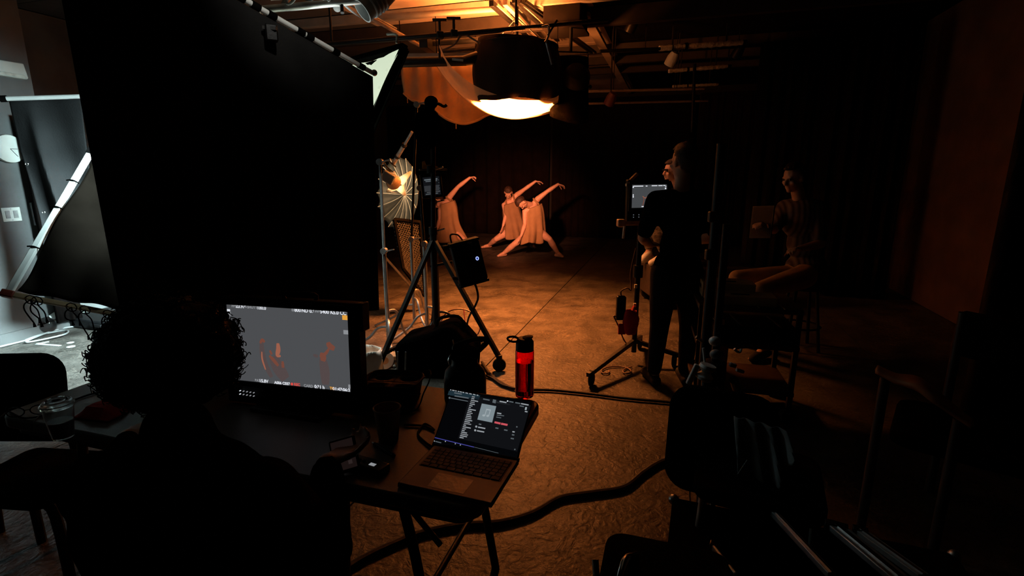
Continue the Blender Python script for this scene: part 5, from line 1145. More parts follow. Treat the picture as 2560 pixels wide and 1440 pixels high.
# ballast box hung on the leg
bc_ = at(1171, 655, 4.0); Rbx = frame(at(1185, 600, 4.0) - at(1115, 616, 4.0), at(1115, 616, 4.0) - at(1164, 708, 4.0))
Rbx = frame(Rbx.col[0] + V((0, .25, 0)), Rbx.col[1])
t = thing('ballast_box', 'tilted black ballast box with a blue ring light hung on the stand leg', 'ballast', bc_)
MB().box(bc_, (.225, .31, .13), Rbx).build('case', black_plastic, t, bevel=.012)
MB().box(bc_ + Rbx @ V((0, .165, 0)), (.235, .02, .14), Rbx).box(bc_ + Rbx @ V((0, -.165, 0)), (.235, .02, .14), Rbx).build('end_bumper', black_rubber, t, bevel=.006)
pb = onplane(1193, 646, bc_ + Rbx @ V((0, 0, .066)), Rbx.col[2]); 
MB().tube([pb + Rbx @ V((.010 * math.cos(k), .0125 * math.sin(k), .002)) for k in [j * .449 for j in range(14)]], .003, 6, True).build('ring_light', glow('blue_ring', (.35, .45, 1.0), 1.6), t)
MB().lathe([(0, .002), (.007, .002), (.007, 0)], pb, Rbx, 14).build('dial', glow('blue_dial', (.02, .03, .3), 1.0), t)
pb2 = onplane(1172, 606, bc_ + Rbx @ V((0, 0, .066)), Rbx.col[2])
for k in range(2): MB().box(pb2 + Rbx @ V((.012 * k, -.004 * k, .002)), (.02, .012, .004), Rbx).build('badge', dull_steel, t, bevel=.001)
MB().tube(spline([bc_ + Rbx @ V((-.09, .16, 0)), bc_ + Rbx @ V((-.085, .235, .0)), bc_ + Rbx @ V((-.03, .225, .0)), bc_ + Rbx @ V((.0, .165, .0))], 5), .007, 6).build('handle', mat('brown_strap', (.08, .03, .02), .6), t)
MB().bar(bc_ + Rbx @ V((-.16, .16, 0)), bc_ + Rbx @ V((-.06, .15, 0)), .03, .02).bar(bc_ + Rbx @ V((-.15, -.09, 0)), bc_ + Rbx @ V((-.08, -.12, 0)), .03, .02).build('hook', black_metal, t)
cable('power_cable', 'black power cable hanging from the ballast box down the stand leg', [bc_ + Rbx @ V((-.02, -.17, 0)), at(1188, 712, 4.0), at(1195, 740, 4.02), at(1190, 760, 4.1), at(1170, 800, 4.35), at(1165, 850, 4.5)], .009, cable_black)

def cstand(label, base, top, lit=None, arm=None, r_=.016, m=dull_steel):
    t = thing('grip_stand', label, 'grip stand', V((base.x, base.y, 0)))
    mid = V((base.x, base.y, 0)).lerp(V((top.x, top.y, 0)), .5)
    MB().cyl(V((base.x, base.y, .08)), V((base.x, base.y, .95)), r_ + .003).build('base_column', m, t)
    MB().cyl(V((base.x, base.y, .9)), top, r_ - .003).build('riser', black_metal if lit else m, t)
    for k in range(3):
        a = k * 2.094 + base.x * 3; h_ = .12 + .07 * k
        MB().tube(spline([V((base.x, base.y, h_ + .12)), V((base.x + .1 * math.cos(a), base.y + .1 * math.sin(a), h_ + .1)), V((base.x + .2 * math.cos(a), base.y + .2 * math.sin(a), .12)), V((base.x + .42 * math.cos(a), base.y + .42 * math.sin(a), .014))], 5), .0125, 8).build('leg', m, t)
    for z_ in (.93, ): knuckle(V((base.x, base.y, z_)), t, m)
    knuckle(top, t, m)
    return t
cstand('grip stand at the right edge of the black flag, partly lit silver', onz(957, 905, 0) * V((1, 1, 0)) + V((0, .25, 0)), at(950, 405, 4.5), m=dull_steel)
cstand('tall grip stand holding the angled arm of the tungsten lamp', V((-1.03, 5.3, 0)), at(1042, 262, 5.3), lit=True)
cstand('silver-legged grip stand close behind the rolling stand', V((-.84, 4.95, 0)), at(1050, 470, 4.95), lit=True, m=dull_steel)
cstand('black grip stand carrying the small dark screen', V((-.70, 4.75, 0)), at(1085, 505, 4.75), lit=True, m=black_metal)
# tungsten head + umbrella + honeycomb
p0, p1 = at(1030, 330, 5.35), at(984, 408, 5.7)
t = thing('extension_arm', 'warm-lit grip arm slanting down to the small tungsten lamp', 'arm', (p0 + p1) / 2)
MB().cyl(p0, p0.lerp(p1, .45), .014).build('rod', mat('pale_rod', (.6, .55, .48), .4, .3), t); MB().cyl(p0.lerp(p1, .4), p1, .022).build('sleeve', MATS['pale_rod'], t)
for k in (.38, .75): MB().cyl(p0.lerp(p1, k), p0.lerp(p1, k + .05), .028).build('clamp_ring', black_metal, t)
lc = at(975, 447, 5.7); la = (at(998, 470, 6.0) - lc).normalized(); Rl = la.to_track_quat('Z', 'Y').to_matrix()
t = thing('tungsten_lamp', 'small grey tungsten lamp with four leaves for its star reflection, aimed into the umbrella', 'lamp', lc)
MB().box(lc - la * .05, (.13, .11, .17), frame(V((.75, .1, -.45)), V((.45, 0, .8)))).build('body', grey_plastic, t, bevel=.012)
MB().lathe([(.055, .0), (.07, .05), (.085, .12), (.08, .12), (.05, .05)], lc, Rl, 24).build('reflector', mat('hot_reflector', (.7, .5, .3), .35, .6), t)
MB().lathe([(0, .07), (.05, .075), (.0, .12)], lc, Rl, 16).build('bulb', lamp_hot, t)
star_m = cloth_mat('star_reflection_cloth', (.9, .85, .75), 0.0, .7)  # cloth for leaves that shape the lamp's star reflection in the umbrella
cen = at(994, 461, 5.86)
for tip, wdt in ((at(1028, 429, 5.9), .055), (at(967, 480, 5.8), .05), (at(1013, 489, 5.9), .06), (at(984, 428, 5.85), .045)):
    d = tip - cen; L_ = d.length; d.normalize(); s_ = d.cross(V((.2, .95, .1))).normalized()
    MB().add([cen + d * .03 - s_ * wdt, cen + d * .03 + s_ * wdt, tip + s_ * .012, tip - s_ * .012], [(0, 1, 2, 3)]).build('star_leaf', star_m, t, solid=.003)
for px, py in ((960, 412), (968, 400), (955, 420)): MB().bar(at(px, py, 5.65), at(px + 22, py + 18, 5.68), .022, .014).build('yoke_piece', dull_steel, t)
MB().cyl(at(958, 405, 5.65), at(975, 432, 5.68), .014).build('spigot', dull_steel, t)
uc = at(1012, 486, 6.25); ua = V((-.35, -.9, .12)).normalized(); Ru = frame(ua.cross(Z), Z - ua * Z.dot(ua)); Ru = Matrix((Ru.col[0], Ru.col[1], ua)).transposed()
t = thing('umbrella', 'grey ribbed reflector umbrella behind the tungsten lamp', 'umbrella', uc)
um = mat('umbrella_cloth', (.05, .058, .058), .5, var=.15, scale=6, spec=.4)
NR = 16
def fn(a, b):
    th = a * 2 * math.pi; rr = b * .36 * (1 - .06 * abs(math.sin(NR * th / 2)) * b); dip = .03 * b * abs(math.sin(NR * th / 2))
    return uc + Ru @ V((rr * math.cos(th) * .78, rr * math.sin(th) * 1.18, .16 * b * b - dip))
MB().patch(fn, NR * 6, 10, wrap=True).build('canopy', um, t, solid=.003)
for k in range(NR): MB().tube([fn(k / NR, b / 8) + ua * .006 for b in range(9)], .0045, 5).build('rib', mat('rib_pale', (.6, .58, .52), .4) if 'rib_pale' not in MATS else MATS['rib_pale'], t)
MB().cyl(uc + ua * -.05, uc + ua * .3, .007).build('shaft', dull_steel, t)
# honeycomb grid hanging below
g0, g1, g2, g3 = at(986, 548, 5.9), at(1050, 555, 6.1), at(1062, 740, 5.95), at(1008, 672, 5.75)
t = thing('honeycomb_grid', 'black fabric honeycomb grid hanging below the grey umbrella', 'light grid', (g2 + g3) / 2)
q = MB(); nu, nv = 11, 26
def gp(a, b): return g0.lerp(g1, a).lerp(g3.lerp(g2, a), b)
gn = (g1 - g0).cross(g3 - g0).normalized()
for i in range(nu):
    for j in range(nv):
        a, b = (i + (.5 if j % 2 else 0)) / (nu - .0), (j + .5) / nv
        if a > 1: continue
        cc = gp(a, b); ea = (gp(min(1, a + .02), b) - gp(a, b)).normalized() if a < .98 else (gp(a, b) - gp(a - .02, b)).normalized(); eb = (gp(a, min(1, b + .02)) - cc).normalized() if b < .98 else (cc - gp(a, b - .02)).normalized()
        ra, rb = (g1 - g0).length / nu * .56, (g3 - g0).length / nv * .62
        o_ = [cc + ea * math.cos(k * 1.047) * ra + eb * math.sin(k * 1.047) * rb for k in range(6)]
        q.add(o_ + [p + gn * .03 for p in o_], [(k, (k + 1) % 6, 6 + (k + 1) % 6, 6 + k) for k in range(6)])
o = q.build('honeycomb_cells', mat('grid_cloth', (.03, .029, .027), .8, var=.2), t, solid=.005); o['kind'] = 'stuff'
for a, b in ((g0, g1), (g1, g2), (g2, g3), (g3, g0)): MB().bar(a, b, .03, .03, gn).build('border', black_cloth, t)
MB().bar(at(958, 638, 5.3), at(1050, 742, 5.6), .02, .02).build('support_rod', dull_steel, t)
# small dark screen and yellow papers on a shelf
c, R, w_, h_ = quad_frame(at(1058, 444, 4.7), at(1100, 440, 4.75), at(1100, 486, 4.75), at(1060, 490, 4.7))
t = thing('control_monitor', 'small dark control monitor with dim lines of data beside the rolling stand', 'monitor', c)
MB().box(c + R @ V((0, 0, -.02)), (w_ + .04, h_ + .05, .04), R).build('housing', black_plastic, t, bevel=.005)
s2 = MB().box(c + R @ V((0, 0, .001)), (w_, h_, .002), R).build('screen', glow('dim_screen', (.006, .0065, .008), 1), t)
for (yy, xx, ln, hh, mm) in ((.36, -.02, .8, .012, lw2), (.27, .0, .7, .008, lw2), (-.12, -.02, .9, .05, glow('grey_rows', (.03, .032, .036), 1)), (-.42, -.05, .75, .006, lw2), (-.33, .05, .8, .01, glow('dim_rows', (.05, .052, .055), 1))):
    MB().box(c + R @ V((xx * w_, yy * h_, .0028)), (ln * w_, hh, .001), R).build('readout_row', mm, s2)
for k in range(5): MB().box(c + R @ V((.44 * w_, (.3 - .15 * k) * h_, .0028)), (.006, .004, .001), R).build('readout_dot', lw2, s2)
MB().cyl(c + R @ V((0, -h_ / 2 - .02, -.02)), V((-.7, 4.75, c.z - .18)), .012).build('mount', black_metal, t)
c = at(1082, 424, 4.8)
t = thing('wall_shelf', 'small dark tray shelf on the stand above the control monitor', 'shelf', c)
MB().box(c, (.24, .2, .012), rotz(.2)).build('tray', black_metal, t, bevel=.003); MB().cyl(c - Z * .08, c, .016).cyl(c - Z * .24 + V((.02, -.03, 0)), c - Z * .06, .012).build('post', black_metal, t)
for i, (px, py, w1, h1) in enumerate(((1062, 402, .05, .07), (1078, 414, .15, .035))):
    cc = at(px, py, 4.78); cc.z = c.z + .006 + h1 / 2
    tag(MB().prism([(-w1 / 2, -h1 / 2), (w1 / 2, -h1 / 2), (w1 / 2 - .02, h1 / 2 * .3), (0, h1 / 2), (-w1 / 2, h1 / 2 * .8)], cc, frame(V((1, .2, 0)), Z), .02).build('paper_pack', mat('yellow_paper', (.55, .34, .06), .8)), ['upright yellow paper packet on the small tray shelf', 'low crumpled yellow paper packet on the small tray shelf'][i], 'packet')
# red hoop, black gear bag, bits on the floor
hcn_ = at(1152, 812, 4.75); e1 = V((1, .1, -.1)).normalized(); e2 = V((-.05, .55, .8)).normalized()
t = thing('wire_hoop', 'thin dark hoop with a red strap standing behind the black gear bag', 'hoop', hcn_)
MB().tube([hcn_ + e1 * .185 * math.cos(k * .1745) + e2 * .16 * math.sin(k * .1745) for k in range(36)], .007, 6, True).build('hoop', mat('dark_red_wire', (.06, .012, .01), .5), t)
MB().bar(hcn_ + e1 * .03 + e2 * .16, hcn_ + e1 * .06 - e2 * .16, .004, .028).build('strap', red_cloth, t)
def fn(a, b): return hcn_ + e1 * (-.16 + .2 * a) + e2 * (-.02 - .1 * b + .02 * math.sin(9 * a))
MB().patch(fn, 10, 5).build('net_scrap', mat('red_net', (.09, .03, .025), .8), t, solid=.004)
c = onz(1080, 950, 0) + V((0, .2, 0)); c.z = 0
t = thing('gear_bag', 'large black gear bag standing on the floor behind the table', 'bag', c)
Rg = rotz(-.12)
MB().prism([(-.27, 0), (.34, 0), (.36, .24), (.2, .42), (.13, .43), (-.02, .36), (-.24, .3), (-.29, .24)], c + Rg @ V((0, -.17, 0)), Rg @ Matrix(((1, 0, 0), (0, 0, -1), (0, 1, 0))), -.34).build('body', deep_black, t, bevel=.03)
for dx in (-.265, -.2): MB().bar(c + Rg @ V((dx, -.185, .02)), c + Rg @ V((dx + .015, -.185, .22)), .004, .012).build('pale_strap', mat('pale_webbing', (.3, .34, .36), .6) if 'pale_webbing' not in MATS else MATS['pale_webbing'], t)
MB().tube(spline([c + Rg @ V((.02, 0, .38)), c + Rg @ V((.05, 0, .45)), c + Rg @ V((.2, 0, .47)), c + Rg @ V((.26, 0, .38))], 4), .014, 6).build('handle', black_cloth, t)
MB().bar(c + Rg @ V((.22, -.2, .26)), c + Rg @ V((.2, -.2, .34)), .012, .012).build('buckle', chrome, t)
for i, (px, py, lab) in enumerate(((926, 912, 'white paper roll on the floor nearest the monitor edge'), (958, 903, 'pale paper roll beside the stand foot, tipped on its side'))):
    c = onz(px, py + 14, 0)
    t = thing('paper_roll', lab, 'roll', c)
    Rk = Matrix.Identity(3) if i == 0 else Matrix.Rotation(math.pi / 2, 3, 'X') @ Matrix.Rotation(.5, 3, 'Y')
    MB().lathe([(.03, 0), (.075, 0), (.075, .07), (.03, .07), (.03, 0)], c + V((0, 0, 0 if i == 0 else .076)), Rk, 24).build('sheet', white_paint, t); MB().lathe([(.028, 0), (.031, 0), (.031, .071), (.028, .071)], c + V((0, 0, 0 if i == 0 else .076)), Rk, 18).build('core', ply, t)
c = onz(920, 950, 0)
t = thing('paper_bag', 'crumpled bright white paper bag on the floor right of the monitor', 'bag', c)
MB().patch(lambda a, b: c + V((.13 * math.cos(6.283 * a) * (1 - .12 * b) + .02 * noise.noise(V((a * 9, b * 6, 2))), .09 * math.sin(6.283 * a) + .02 * noise.noise(V((a * 9, b * 6, 5))), .26 * b + .02 * noise.noise(V((a * 7, b, 8))))), 30, 8, wrap=True).build('paper', white_paint, t, solid=.002)
MB().box(c + Z * .004, (.18, .12, .004)).build('base', white_paint, t)
c = onz(988, 925, 0) + V((0, .12, 0))
t = thing('wooden_block', 'small reddish wooden block on the floor left of the gear bag', 'block', c)
MB().box(c + Z * .05, (.2, .12, .1), rotz(.1)).build('block_body', wood, t, bevel=.006); MB().box(c + V((0, -.061, .055)), (.07, .004, .022), rotz(.1)).build('hand_slot', dark_wood, t)
c = onz(1045, 880, 0)
t = thing('sand_bag', 'brown and black sandbag slung over the stand leg', 'sandbag', c)
for s_, m_ in ((-1, mat('brown_canvas', (.05, .038, .025), .85)), (1, black_cloth)): MB().ell(c + V((.07 * s_, 0, .06)), (.075, .1, .06), rotz(.2)).build('sand_pouch', m_, t)
MB().tube(spline([c + V((-.06, 0, .1)), c + V((0, 0, .14)), c + V((.06, 0, .1))], 4), .012, 6).build('strap', MATS['brown_canvas'], t)
for i, (pts, lab) in enumerate((([(1205, 905), (1225, 935), (1250, 955), (1290, 972), (1380, 975), (1480, 985), (1560, 995), (1640, 1002), (1720, 1008), (1850, 1012), (1960, 1010)], 'thick black cable crossing the orange floor behind the red bottle'), ([(800, 1470), (900, 1400), (1000, 1352), (1060, 1330), (1150, 1312), (1250, 1305), (1330, 1283), (1400, 1245), (1480, 1232), (1560, 1218), (1610, 1180), (1660, 1152), (1730, 1142)], 'thick black cable snaking over the orange floor in the foreground'), ([(1205, 935), (1230, 945), (1255, 962), (1285, 970)], 'short tangled cable by the caster wheel of the rolling stand'))):
    cable('floor_cable', lab, [onz(x, y, .016) for x, y in pts], (.012, .0145, .01)[i], cable_black)

# black stool tucked in at the left table end
c = onz(90, 1180, .44); c.z = 0
t = thing('stool', 'black square stool tucked beside the left end of the folding table', 'stool', c)
MB().prism(rrect(.42, .36, .05), c + Z * .40, rotz(-.1), .04).build('seat', black_cloth, t, bevel=.01)
for sx in (-.18, .18):
    for sy in (-.14, .14): MB().tube(spline([c + V((sx * .8, sy, .40)), c + V((sx, sy, .34)), c + V((sx * 1.1, sy * 1.1, 0))], 4), .018, 8).build('leg', black_metal, t)
# ---------------------------------------------------------------- right side: small monitor on a rolling stand
def cable2(*a): pass
c, R, w_, h_ = quad_frame(at(1574, 463, 4.15), at(1664, 461, 4.2), at(1668, 518, 4.2), at(1583, 519, 4.15))
t = thing('director_monitor', 'small hooded monitor showing the dancers in front of the standing person', 'monitor', c)
MB().box(c + R @ V((-.004, -.03, -.03)), (w_ + .05, h_ + .14, .05), R).build('housing', black_plastic, t, bevel=.006)
sc2 = MB().box(c + R @ V((0, 0, -.004)), (w_, h_, .002), R).build('screen', glow('monitor_grey', (.058, .062, .066), 1), t)
for (dx, dy, sx, sy) in ((0, h_ / 2 + .012, w_ + .05, .024), (-w_ / 2 - .012, 0, .024, h_), (w_ / 2 + .012, 0, .024, h_), (0, -h_ / 2 - .012, w_ + .05, .024)): MB().box(c + R @ V((dx, dy, 0)), (sx, sy, .03), R).build('bezel', black_plastic, t, bevel=.003)
for x0, y0, wd in ((-.45, .44, .28), (-.1, .44, .05), (.07, .45, .16), (.26, .45, .12), (.4, .455, .06), (-.47, .4, .035), (.45, .33, .04), (.46, .42, .03), (-.46, -.02, .03), (-.46, .06, .025), (-.2, -.45, .13)):
    MB().box(c + R @ V(((x0 + wd / 2) * w_, y0 * h_, -.0024)), (wd * w_, .0065 if abs(y0) > .41 else .012, .0006), R).build('readout', screen_white, sc2)
def sfig(pts, r_, m):
    P_ = [c + R @ V((x * w_, y * h_, -.0022)) for x, y in pts]; MB().tube([p for p in spline(P_, 3)], [r_ * .6] + [r_] * (len(spline(P_, 3)) - 2) + [r_ * .5], 6).build('picture_figure', m, sc2)
sfig([(-.17, -.42), (-.14, -.2), (-.15, .0)], .0032, fig_a); sfig([(-.18, .0), (-.1, -.08), (-.02, .02)], .003, fig_c); sfig([(-.08, -.1), (-.02, -.22)], .0045, fig_c); sfig([(.3, -.1), (.36, .0), (.38, .06)], .0035, fig_c); sfig([(.28, .0), (.36, -.06)], .002, fig_a)
for i in range(3):
    for j in range(2): MB().lathe([(0, .003), (.004, .003), (.004, 0)], c + R @ V((-.42 * w_ + .045 * i, -h_ / 2 - .055 - .018 * j, -.004)), R, 10).build('button', lw2, t)
MB().bar(c + R @ V((-w_ / 2 - .01, h_ / 2 + .03, -.02)), c + R @ V((-w_ / 2 + .05, h_ / 2 + .085, -.02)), .03, .02).build('sun_hood_tab', ply, t); MB().box(c + R @ V((-w_ / 2 - .03, h_ / 2 - .0, -.02)), (.02, .02, .03), R).build('corner_screw', dull_steel, t)
px_, Yp = at(1594, 700, 4.22).x, 4.22
t = thing('monitor_stand', 'black rolling stand with wheels holding the small monitor', 'stand', V((px_, Yp, 0)))
zt = at(1594, 556, Yp).z
MB().cyl(V((px_, Yp, .1)), V((px_, Yp, zt)), .022).build('column', black_metal, t)
MB().lathe([(0, .75), (.04, .75), (.04, .85), (0, .85)], V((px_, Yp, 0))).build('collar', black_metal, t)
MB().box(V((px_ - .03, Yp - .02, zt)), (.32, .09, .035), rotz(.1)).build('mount_plate', mat('pale_brown_metal', (.45, .34, .24), .5, .3), t, bevel=.005)
MB().box(V((px_ - .17, Yp - .05, zt - .0)), (.06, .08, .06)).build('clamp_block', MATS['pale_brown_metal'], t, bevel=.008)
MB().tube([V((px_ - .15, Yp - .09, zt - .02)), V((px_ - .155, Yp - .09, zt - .12))], .010, 6).build('hanging_strap', white_paint, t)
for fx, fy in ((1470, 938), (1702, 890), (1602, 842)):
    fp = onz(fx, fy, .1); MB().bar(V((px_, Yp, .20)), fp, .035, .035).build('leg', black_metal, t, bevel=.004)
    wc = V((fp.x, fp.y, .055)) + (V((px_, Yp, 0)) - V((fp.x, fp.y, 0))).normalized() * .05
    MB().cyl(wc + Z * .02, wc + Z * .07, .02).build('caster_fork', black_metal, t)
    MB().lathe([(0, -.02), (.035, -.02), (.055, -.012), (.055, .012), (.035, .02), (0, .02)], wc, Matrix.Rotation(1.2, 3, 'Z') @ Matrix.Rotation(math.pi / 2, 3, 'X'), 18).build('caster_wheel', black_rubber, t)
for z_ in (.32, .42, .52, .68): MB().box(V((px_ - .02, Yp - .03, z_)), (.02, .02, .03)).build('cable_tie', white_plastic, t)
bb = at(1552, 770, 4.15)
t = thing('battery_pack', 'black oblong power brick hanging left of the monitor stand column', 'power brick', bb)
MB().box(bb, (.075, .05, .2)).build('brick', black_plastic, t, bevel=.008); MB().box(bb + Z * .103, (.05, .035, .012)).build('plug', black_rubber, t)
cable('cable', 'thin cable looping from the power brick to the monitor stand', [bb + Z * .1, at(1553, 728, 4.15), at(1568, 720, 4.15), at(1578, 724, 4.18), at(1577, 680, 4.2), at(1590, 620, 4.19)], .006, MATS['brown_cable'])
cable('cable', 'thin cable from the foot of the power brick down to the rolling base', [bb - Z * .1, at(1535, 790, 4.15), at(1546, 815, 4.15), at(1560, 850, 4.2), at(1575, 868, 4.25)], .006, MATS['brown_cable'])
cable('cable_coil', 'loose coil of cable on the floor under the monitor stand leg', [onz(1500 + 22 * math.cos(k * .7) + 6 * k, 925 + 9 * math.sin(k * .7), .012) for k in range(16)], .006, MATS['brown_cable'], 4)
rb = at(1577, 805, 4.1)
t = thing('red_pouch', 'crumpled dark red pouch tied to the monitor stand column', 'pouch', rb)
MB().patch(lambda a, b: rb + V(((.055 + .012 * noise.noise(V((a * 8, b * 4, 1)))) * math.cos(6.283 * a) * (.75 + .4 * math.sin(math.pi * b)), .035 * math.sin(6.283 * a) - .0, -.1 + .2 * b + .015 * noise.noise(V((a * 5, b * 5, 7))))), 28, 10, wrap=True).build('fabric', red_cloth, t, solid=.003)
MB().box(rb + V((-.07, -.0, -.06)), (.06, .02, .09)).build('hanging_tag', red_cloth, t, bevel=.004); MB().bar(rb + V((0, 0, .09)), rb + V((.03, .06, .12)), .014, .01).build('tie', red_cloth, t)

# ---------------------------------------------------------------- equipment cart with wooden crates
ct = at(1850, 745, 3.3); zc = ct.z - .05
Rk = rotz(math.radians(-14)); cc = V((ct.x + .08, 3.42, 0))
t = thing('equipment_cart', 'dark equipment cart carrying wooden boxes right of the standing person', 'cart', cc)
for z_ in (zc, zc - .24, .2): MB().box(cc + Rk @ V((0, 0, z_)), (.62, .5, .03), Rk).build('shelf', dark_wood, t, bevel=.006)
for sx in (-.29, .29):
    for sy in (-.23, .23):
        MB().box(cc + Rk @ V((sx, sy, zc / 2 + .05)), (.03, .03, zc - .1), Rk).build('post', black_metal, t); MB().lathe([(0, -.02), (.05, -.02), (.05, .02), (0, .02)], cc + Rk @ V((sx, sy, .05)), Matrix.Rotation(math.pi / 2, 3, 'X'), 16).build('wheel', black_rubber, t)
for s_ in (-.1, .05, .2): MB().bar(cc + Rk @ V((s_, -.25, zc + .017)), cc + Rk @ V((s_ - .04, .24, zc + .017)), .008, .004).build('edge_strip', wood, t)
for i, (dx, dy, sx, sy, sz, m_, lab) in enumerate(((-.10, .10, .34, .2, .1, ply, 'plywood crate with a hand slot, rear one on the cart'), (-.05, -.12, .42, .18, .06, wood, 'low reddish wooden crate, front one on the cart'))):
    b_ = cc + Rk @ V((dx, dy, zc + .015))
    t = thing('wooden_crate', lab, 'crate', b_)
    MB().box(b_ + Z * (sz / 2), (sx, sy, sz), Rk).build('crate_body', m_, t, bevel=.004)
    MB().box(b_ + Rk @ V((0, -.02, sz + .0)), (.11, .03, .004), Rk).build('hand_slot', black_cloth, t); MB().box(b_ + Rk @ V((-sx / 2, 0, sz * .6)), (.004, .08, .025), Rk).build('end_slot', black_cloth, t)
b_ = cc + Rk @ V((.05, 0, zc - .225))
t = thing('tool_case', 'dark open tool case with bright edges on the cart middle shelf', 'case', b_)
MB().box(b_ + Z * .05, (.5, .4, .1), Rk).build('case_body', black_plastic, t, bevel=.006)
for dx in (-.22, -.08, .16): MB().bar(b_ + Rk @ V((dx, -.18, .103)), b_ + Rk @ V((dx - .03, .1, .103)), .012, .006).build('metal_edge', orange_pipe, t)
MB().box(b_ + Rk @ V((-.21, -.17, .115)), (.05, .03, .03), Rk).build('latch', ply, t)
b_ = cc + Rk @ V((-.18, -.12, .215))
t = thing('cardboard_box', 'tall reddish brown box on the lowest cart shelf', 'box', b_)
hgt = zc - .24 - .02 - .22; MB().box(b_ + Z * (hgt / 2), (.16, .16, hgt), Rk).build('carton', mat('red_brown_board', (.22, .08, .035), .8), t, bevel=.004); MB().box(b_ + Rk @ V((0, -.081, hgt * .8)), (.1, .003, .03), Rk).build('tape_strip', dark_wood, t)
# ---------------------------------------------------------------- tripod with lit knuckles in front of the cart
bx, by = at(1778, 1000, 2.25).x, 2.25
t = thing('tripod', 'black tripod with bright silver knuckles in front of the equipment cart', 'tripod', V((bx, by, 0)))
zk = at(1790, 930, by).z; zt = at(1785, 560, by).z
MB().cyl(V((bx, by, zk - .1)), V((bx, by, zt)), .017).build('centre_column', black_metal, t)
MB().lathe([(0, -.07), (.05, -.07), (.055, 0), (.05, .05), (0, .06)], V((bx, by, zk))).build('crown', black_metal, t)
def lit(px, py, Y, r3, R=None): return MB().ell(at(px, py, Y), r3, R)
MB().lathe([(.012, -.03), (.034, -.034), (.038, -.02), (.02, 0), (.038, .02), (.034, .034), (.012, .03)], at(1765, 930, 2.16), Matrix.Rotation(.25, 3, 'Y'), 20).build('lock_wheel', silver_paint, t)
MB().box(at(1732, 936, 2.17), (.025, .02, .1), Matrix.Rotation(.35, 3, 'Y')).build('lock_lever', silver_paint, t, bevel=.006)
for k, (px, py) in enumerate(((1787, 853), (1789, 886))): MB().ell(at(px, py, 2.19), (.026, .024, .022)).build('bubble_knob', [silver_paint, grey_plastic][k], t)
MB().tube(spline([at(1836, 872, 2.17), at(1842, 878, 2.17), at(1850, 880, 2.17), at(1853, 872, 2.17)], 4), .006, 6).build('cable_hook', silver_paint, t)
MB().box(at(1832, 913, 2.17), (.03, .02, .018), Matrix.Rotation(.3, 3, 'Y')).box(at(1850, 927, 2.17), (.035, .02, .015), Matrix.Rotation(.3, 3, 'Y')).build('side_knob', silver_paint, t, bevel=.004)
MB().tube([at(1758, 870, 2.18), at(1762, 905, 2.17)], .006, 6).build('pan_bar', silver_paint, t); MB().tube([at(1740, 842, 2.18), at(1757, 855, 2.18)], .007, 6).build('pan_grip', ply, t)
for (x0, y0, x1, y1, nm) in ((1765, 955, 1745, 1330, 'leg'), (1800, 960, 1770, 1400, 'leg'), (1835, 950, 1880, 1180, 'leg')):
    p, q_ = at(x0, y0, 2.2), onz(x1, y1, .02) if y1 > 1200 else onz(1900, 1150, .02)
    MB().cyl(p, p.lerp(q_, .55), .02).build(nm, black_metal, t); MB().cyl(p.lerp(q_, .5), q_, .015).build('leg_extension', black_metal, t)
    MB().cyl(p.lerp(q_, .02) + V((-.012, -.018, 0)), p.lerp(q_, .95) + V((-.010, -.014, 0)), .0035).build('guide_rod', silver_paint, t)
    MB().box(p.lerp(q_, .55), (.055, .05, .05)).build('leg_clamp', black_plastic, t, bevel=.006); MB().box(p.lerp(q_, .55) + V((.015, -.03, .0)), (.03, .012, .03)).build('clamp_lever', dull_steel, t, bevel=.003)
# tall thin pole behind it
t = thing('tall_pole', 'tall black pole stand rising behind the wooden crates', 'pole', V((at(1772, 760, 2.9).x, 2.9, 0)))
xp = at(1772, 760, 2.9).x
MB().cyl(V((xp, 2.9, 0)), V((xp, 2.9, 1.75)), .028).build('pole', black_metal, t)
MB().lathe([(.03, 0), (.14, 0), (.15, .015), (.05, .04), (.03, .04)], V((xp, 2.9, 0))).build('foot_plate', black_metal, t)
for z_ in (1.15, 1.36): MB().box(V((xp - .03, 2.87, z_)), (.05, .04, .06)).build('clamp', dark_wood, t, bevel=.008)

# ---------------------------------------------------------------- foreground right: chair with jacket, metal chair, rails, wooden arm
cb = at(1768, 1080, 1.95)
t = thing('padded_chair', 'dark padded chair with rounded back and a grey jacket, right foreground', 'chair', V((cb.x, cb.y, 0)))
Rpb = frame(V((.9, -.45, 0)), V((.03, .1, 1)))
MB().prism(rrect(.42, .46, .1), at(1800, 1105, 1.98), Rpb, .05).build('backrest', black_cloth, t, bevel=.015)
MB().prism(rrect(.44, .44, .08), V((cb.x + .15, cb.y - .15, .42)), rotz(-.45), .06).build('seat', black_cloth, t, bevel=.015)
for sx, sy in ((-.18, .18), (.18, .18), (-.18, -.18), (.18, -.18)):
    o_ = rotz(-.45) @ V((sx, sy, 0)); MB().cyl(V((cb.x + .15 + o_.x, cb.y - .15 + o_.y, .42)), V((cb.x + .15 + o_.x * 1.1, cb.y - .15 + o_.y * 1.1, 0)), .013).build('leg', dull_steel, t)
t = thing('hanging_jacket', 'grey folded jacket hanging over the padded chair in the right foreground', 'jacket', at(1890, 1140, 1.8))
jm = mat('jacket_grey', (.13, .14, .135), .9, var=.3, scale=6, bump=.3)
je0 = [at(1835, 1040, 1.85), at(1965, 1075, 1.75)]; je1 = [at(1840, 1180, 1.8), at(1880, 1215, 1.76), at(1925, 1245, 1.72), at(1950, 1200, 1.7), at(1985, 1130, 1.7)]
def fn(a, b): 
    p = poly_at(je0, a).lerp(poly_at(je1, a), b); return p + V((-.2, -1, 0)) * (.03 * math.sin(a * 20 + b * 2) * (.3 + b))
MB().patch(fn, 36, 16).build('cloth', jm, t, solid=.004)
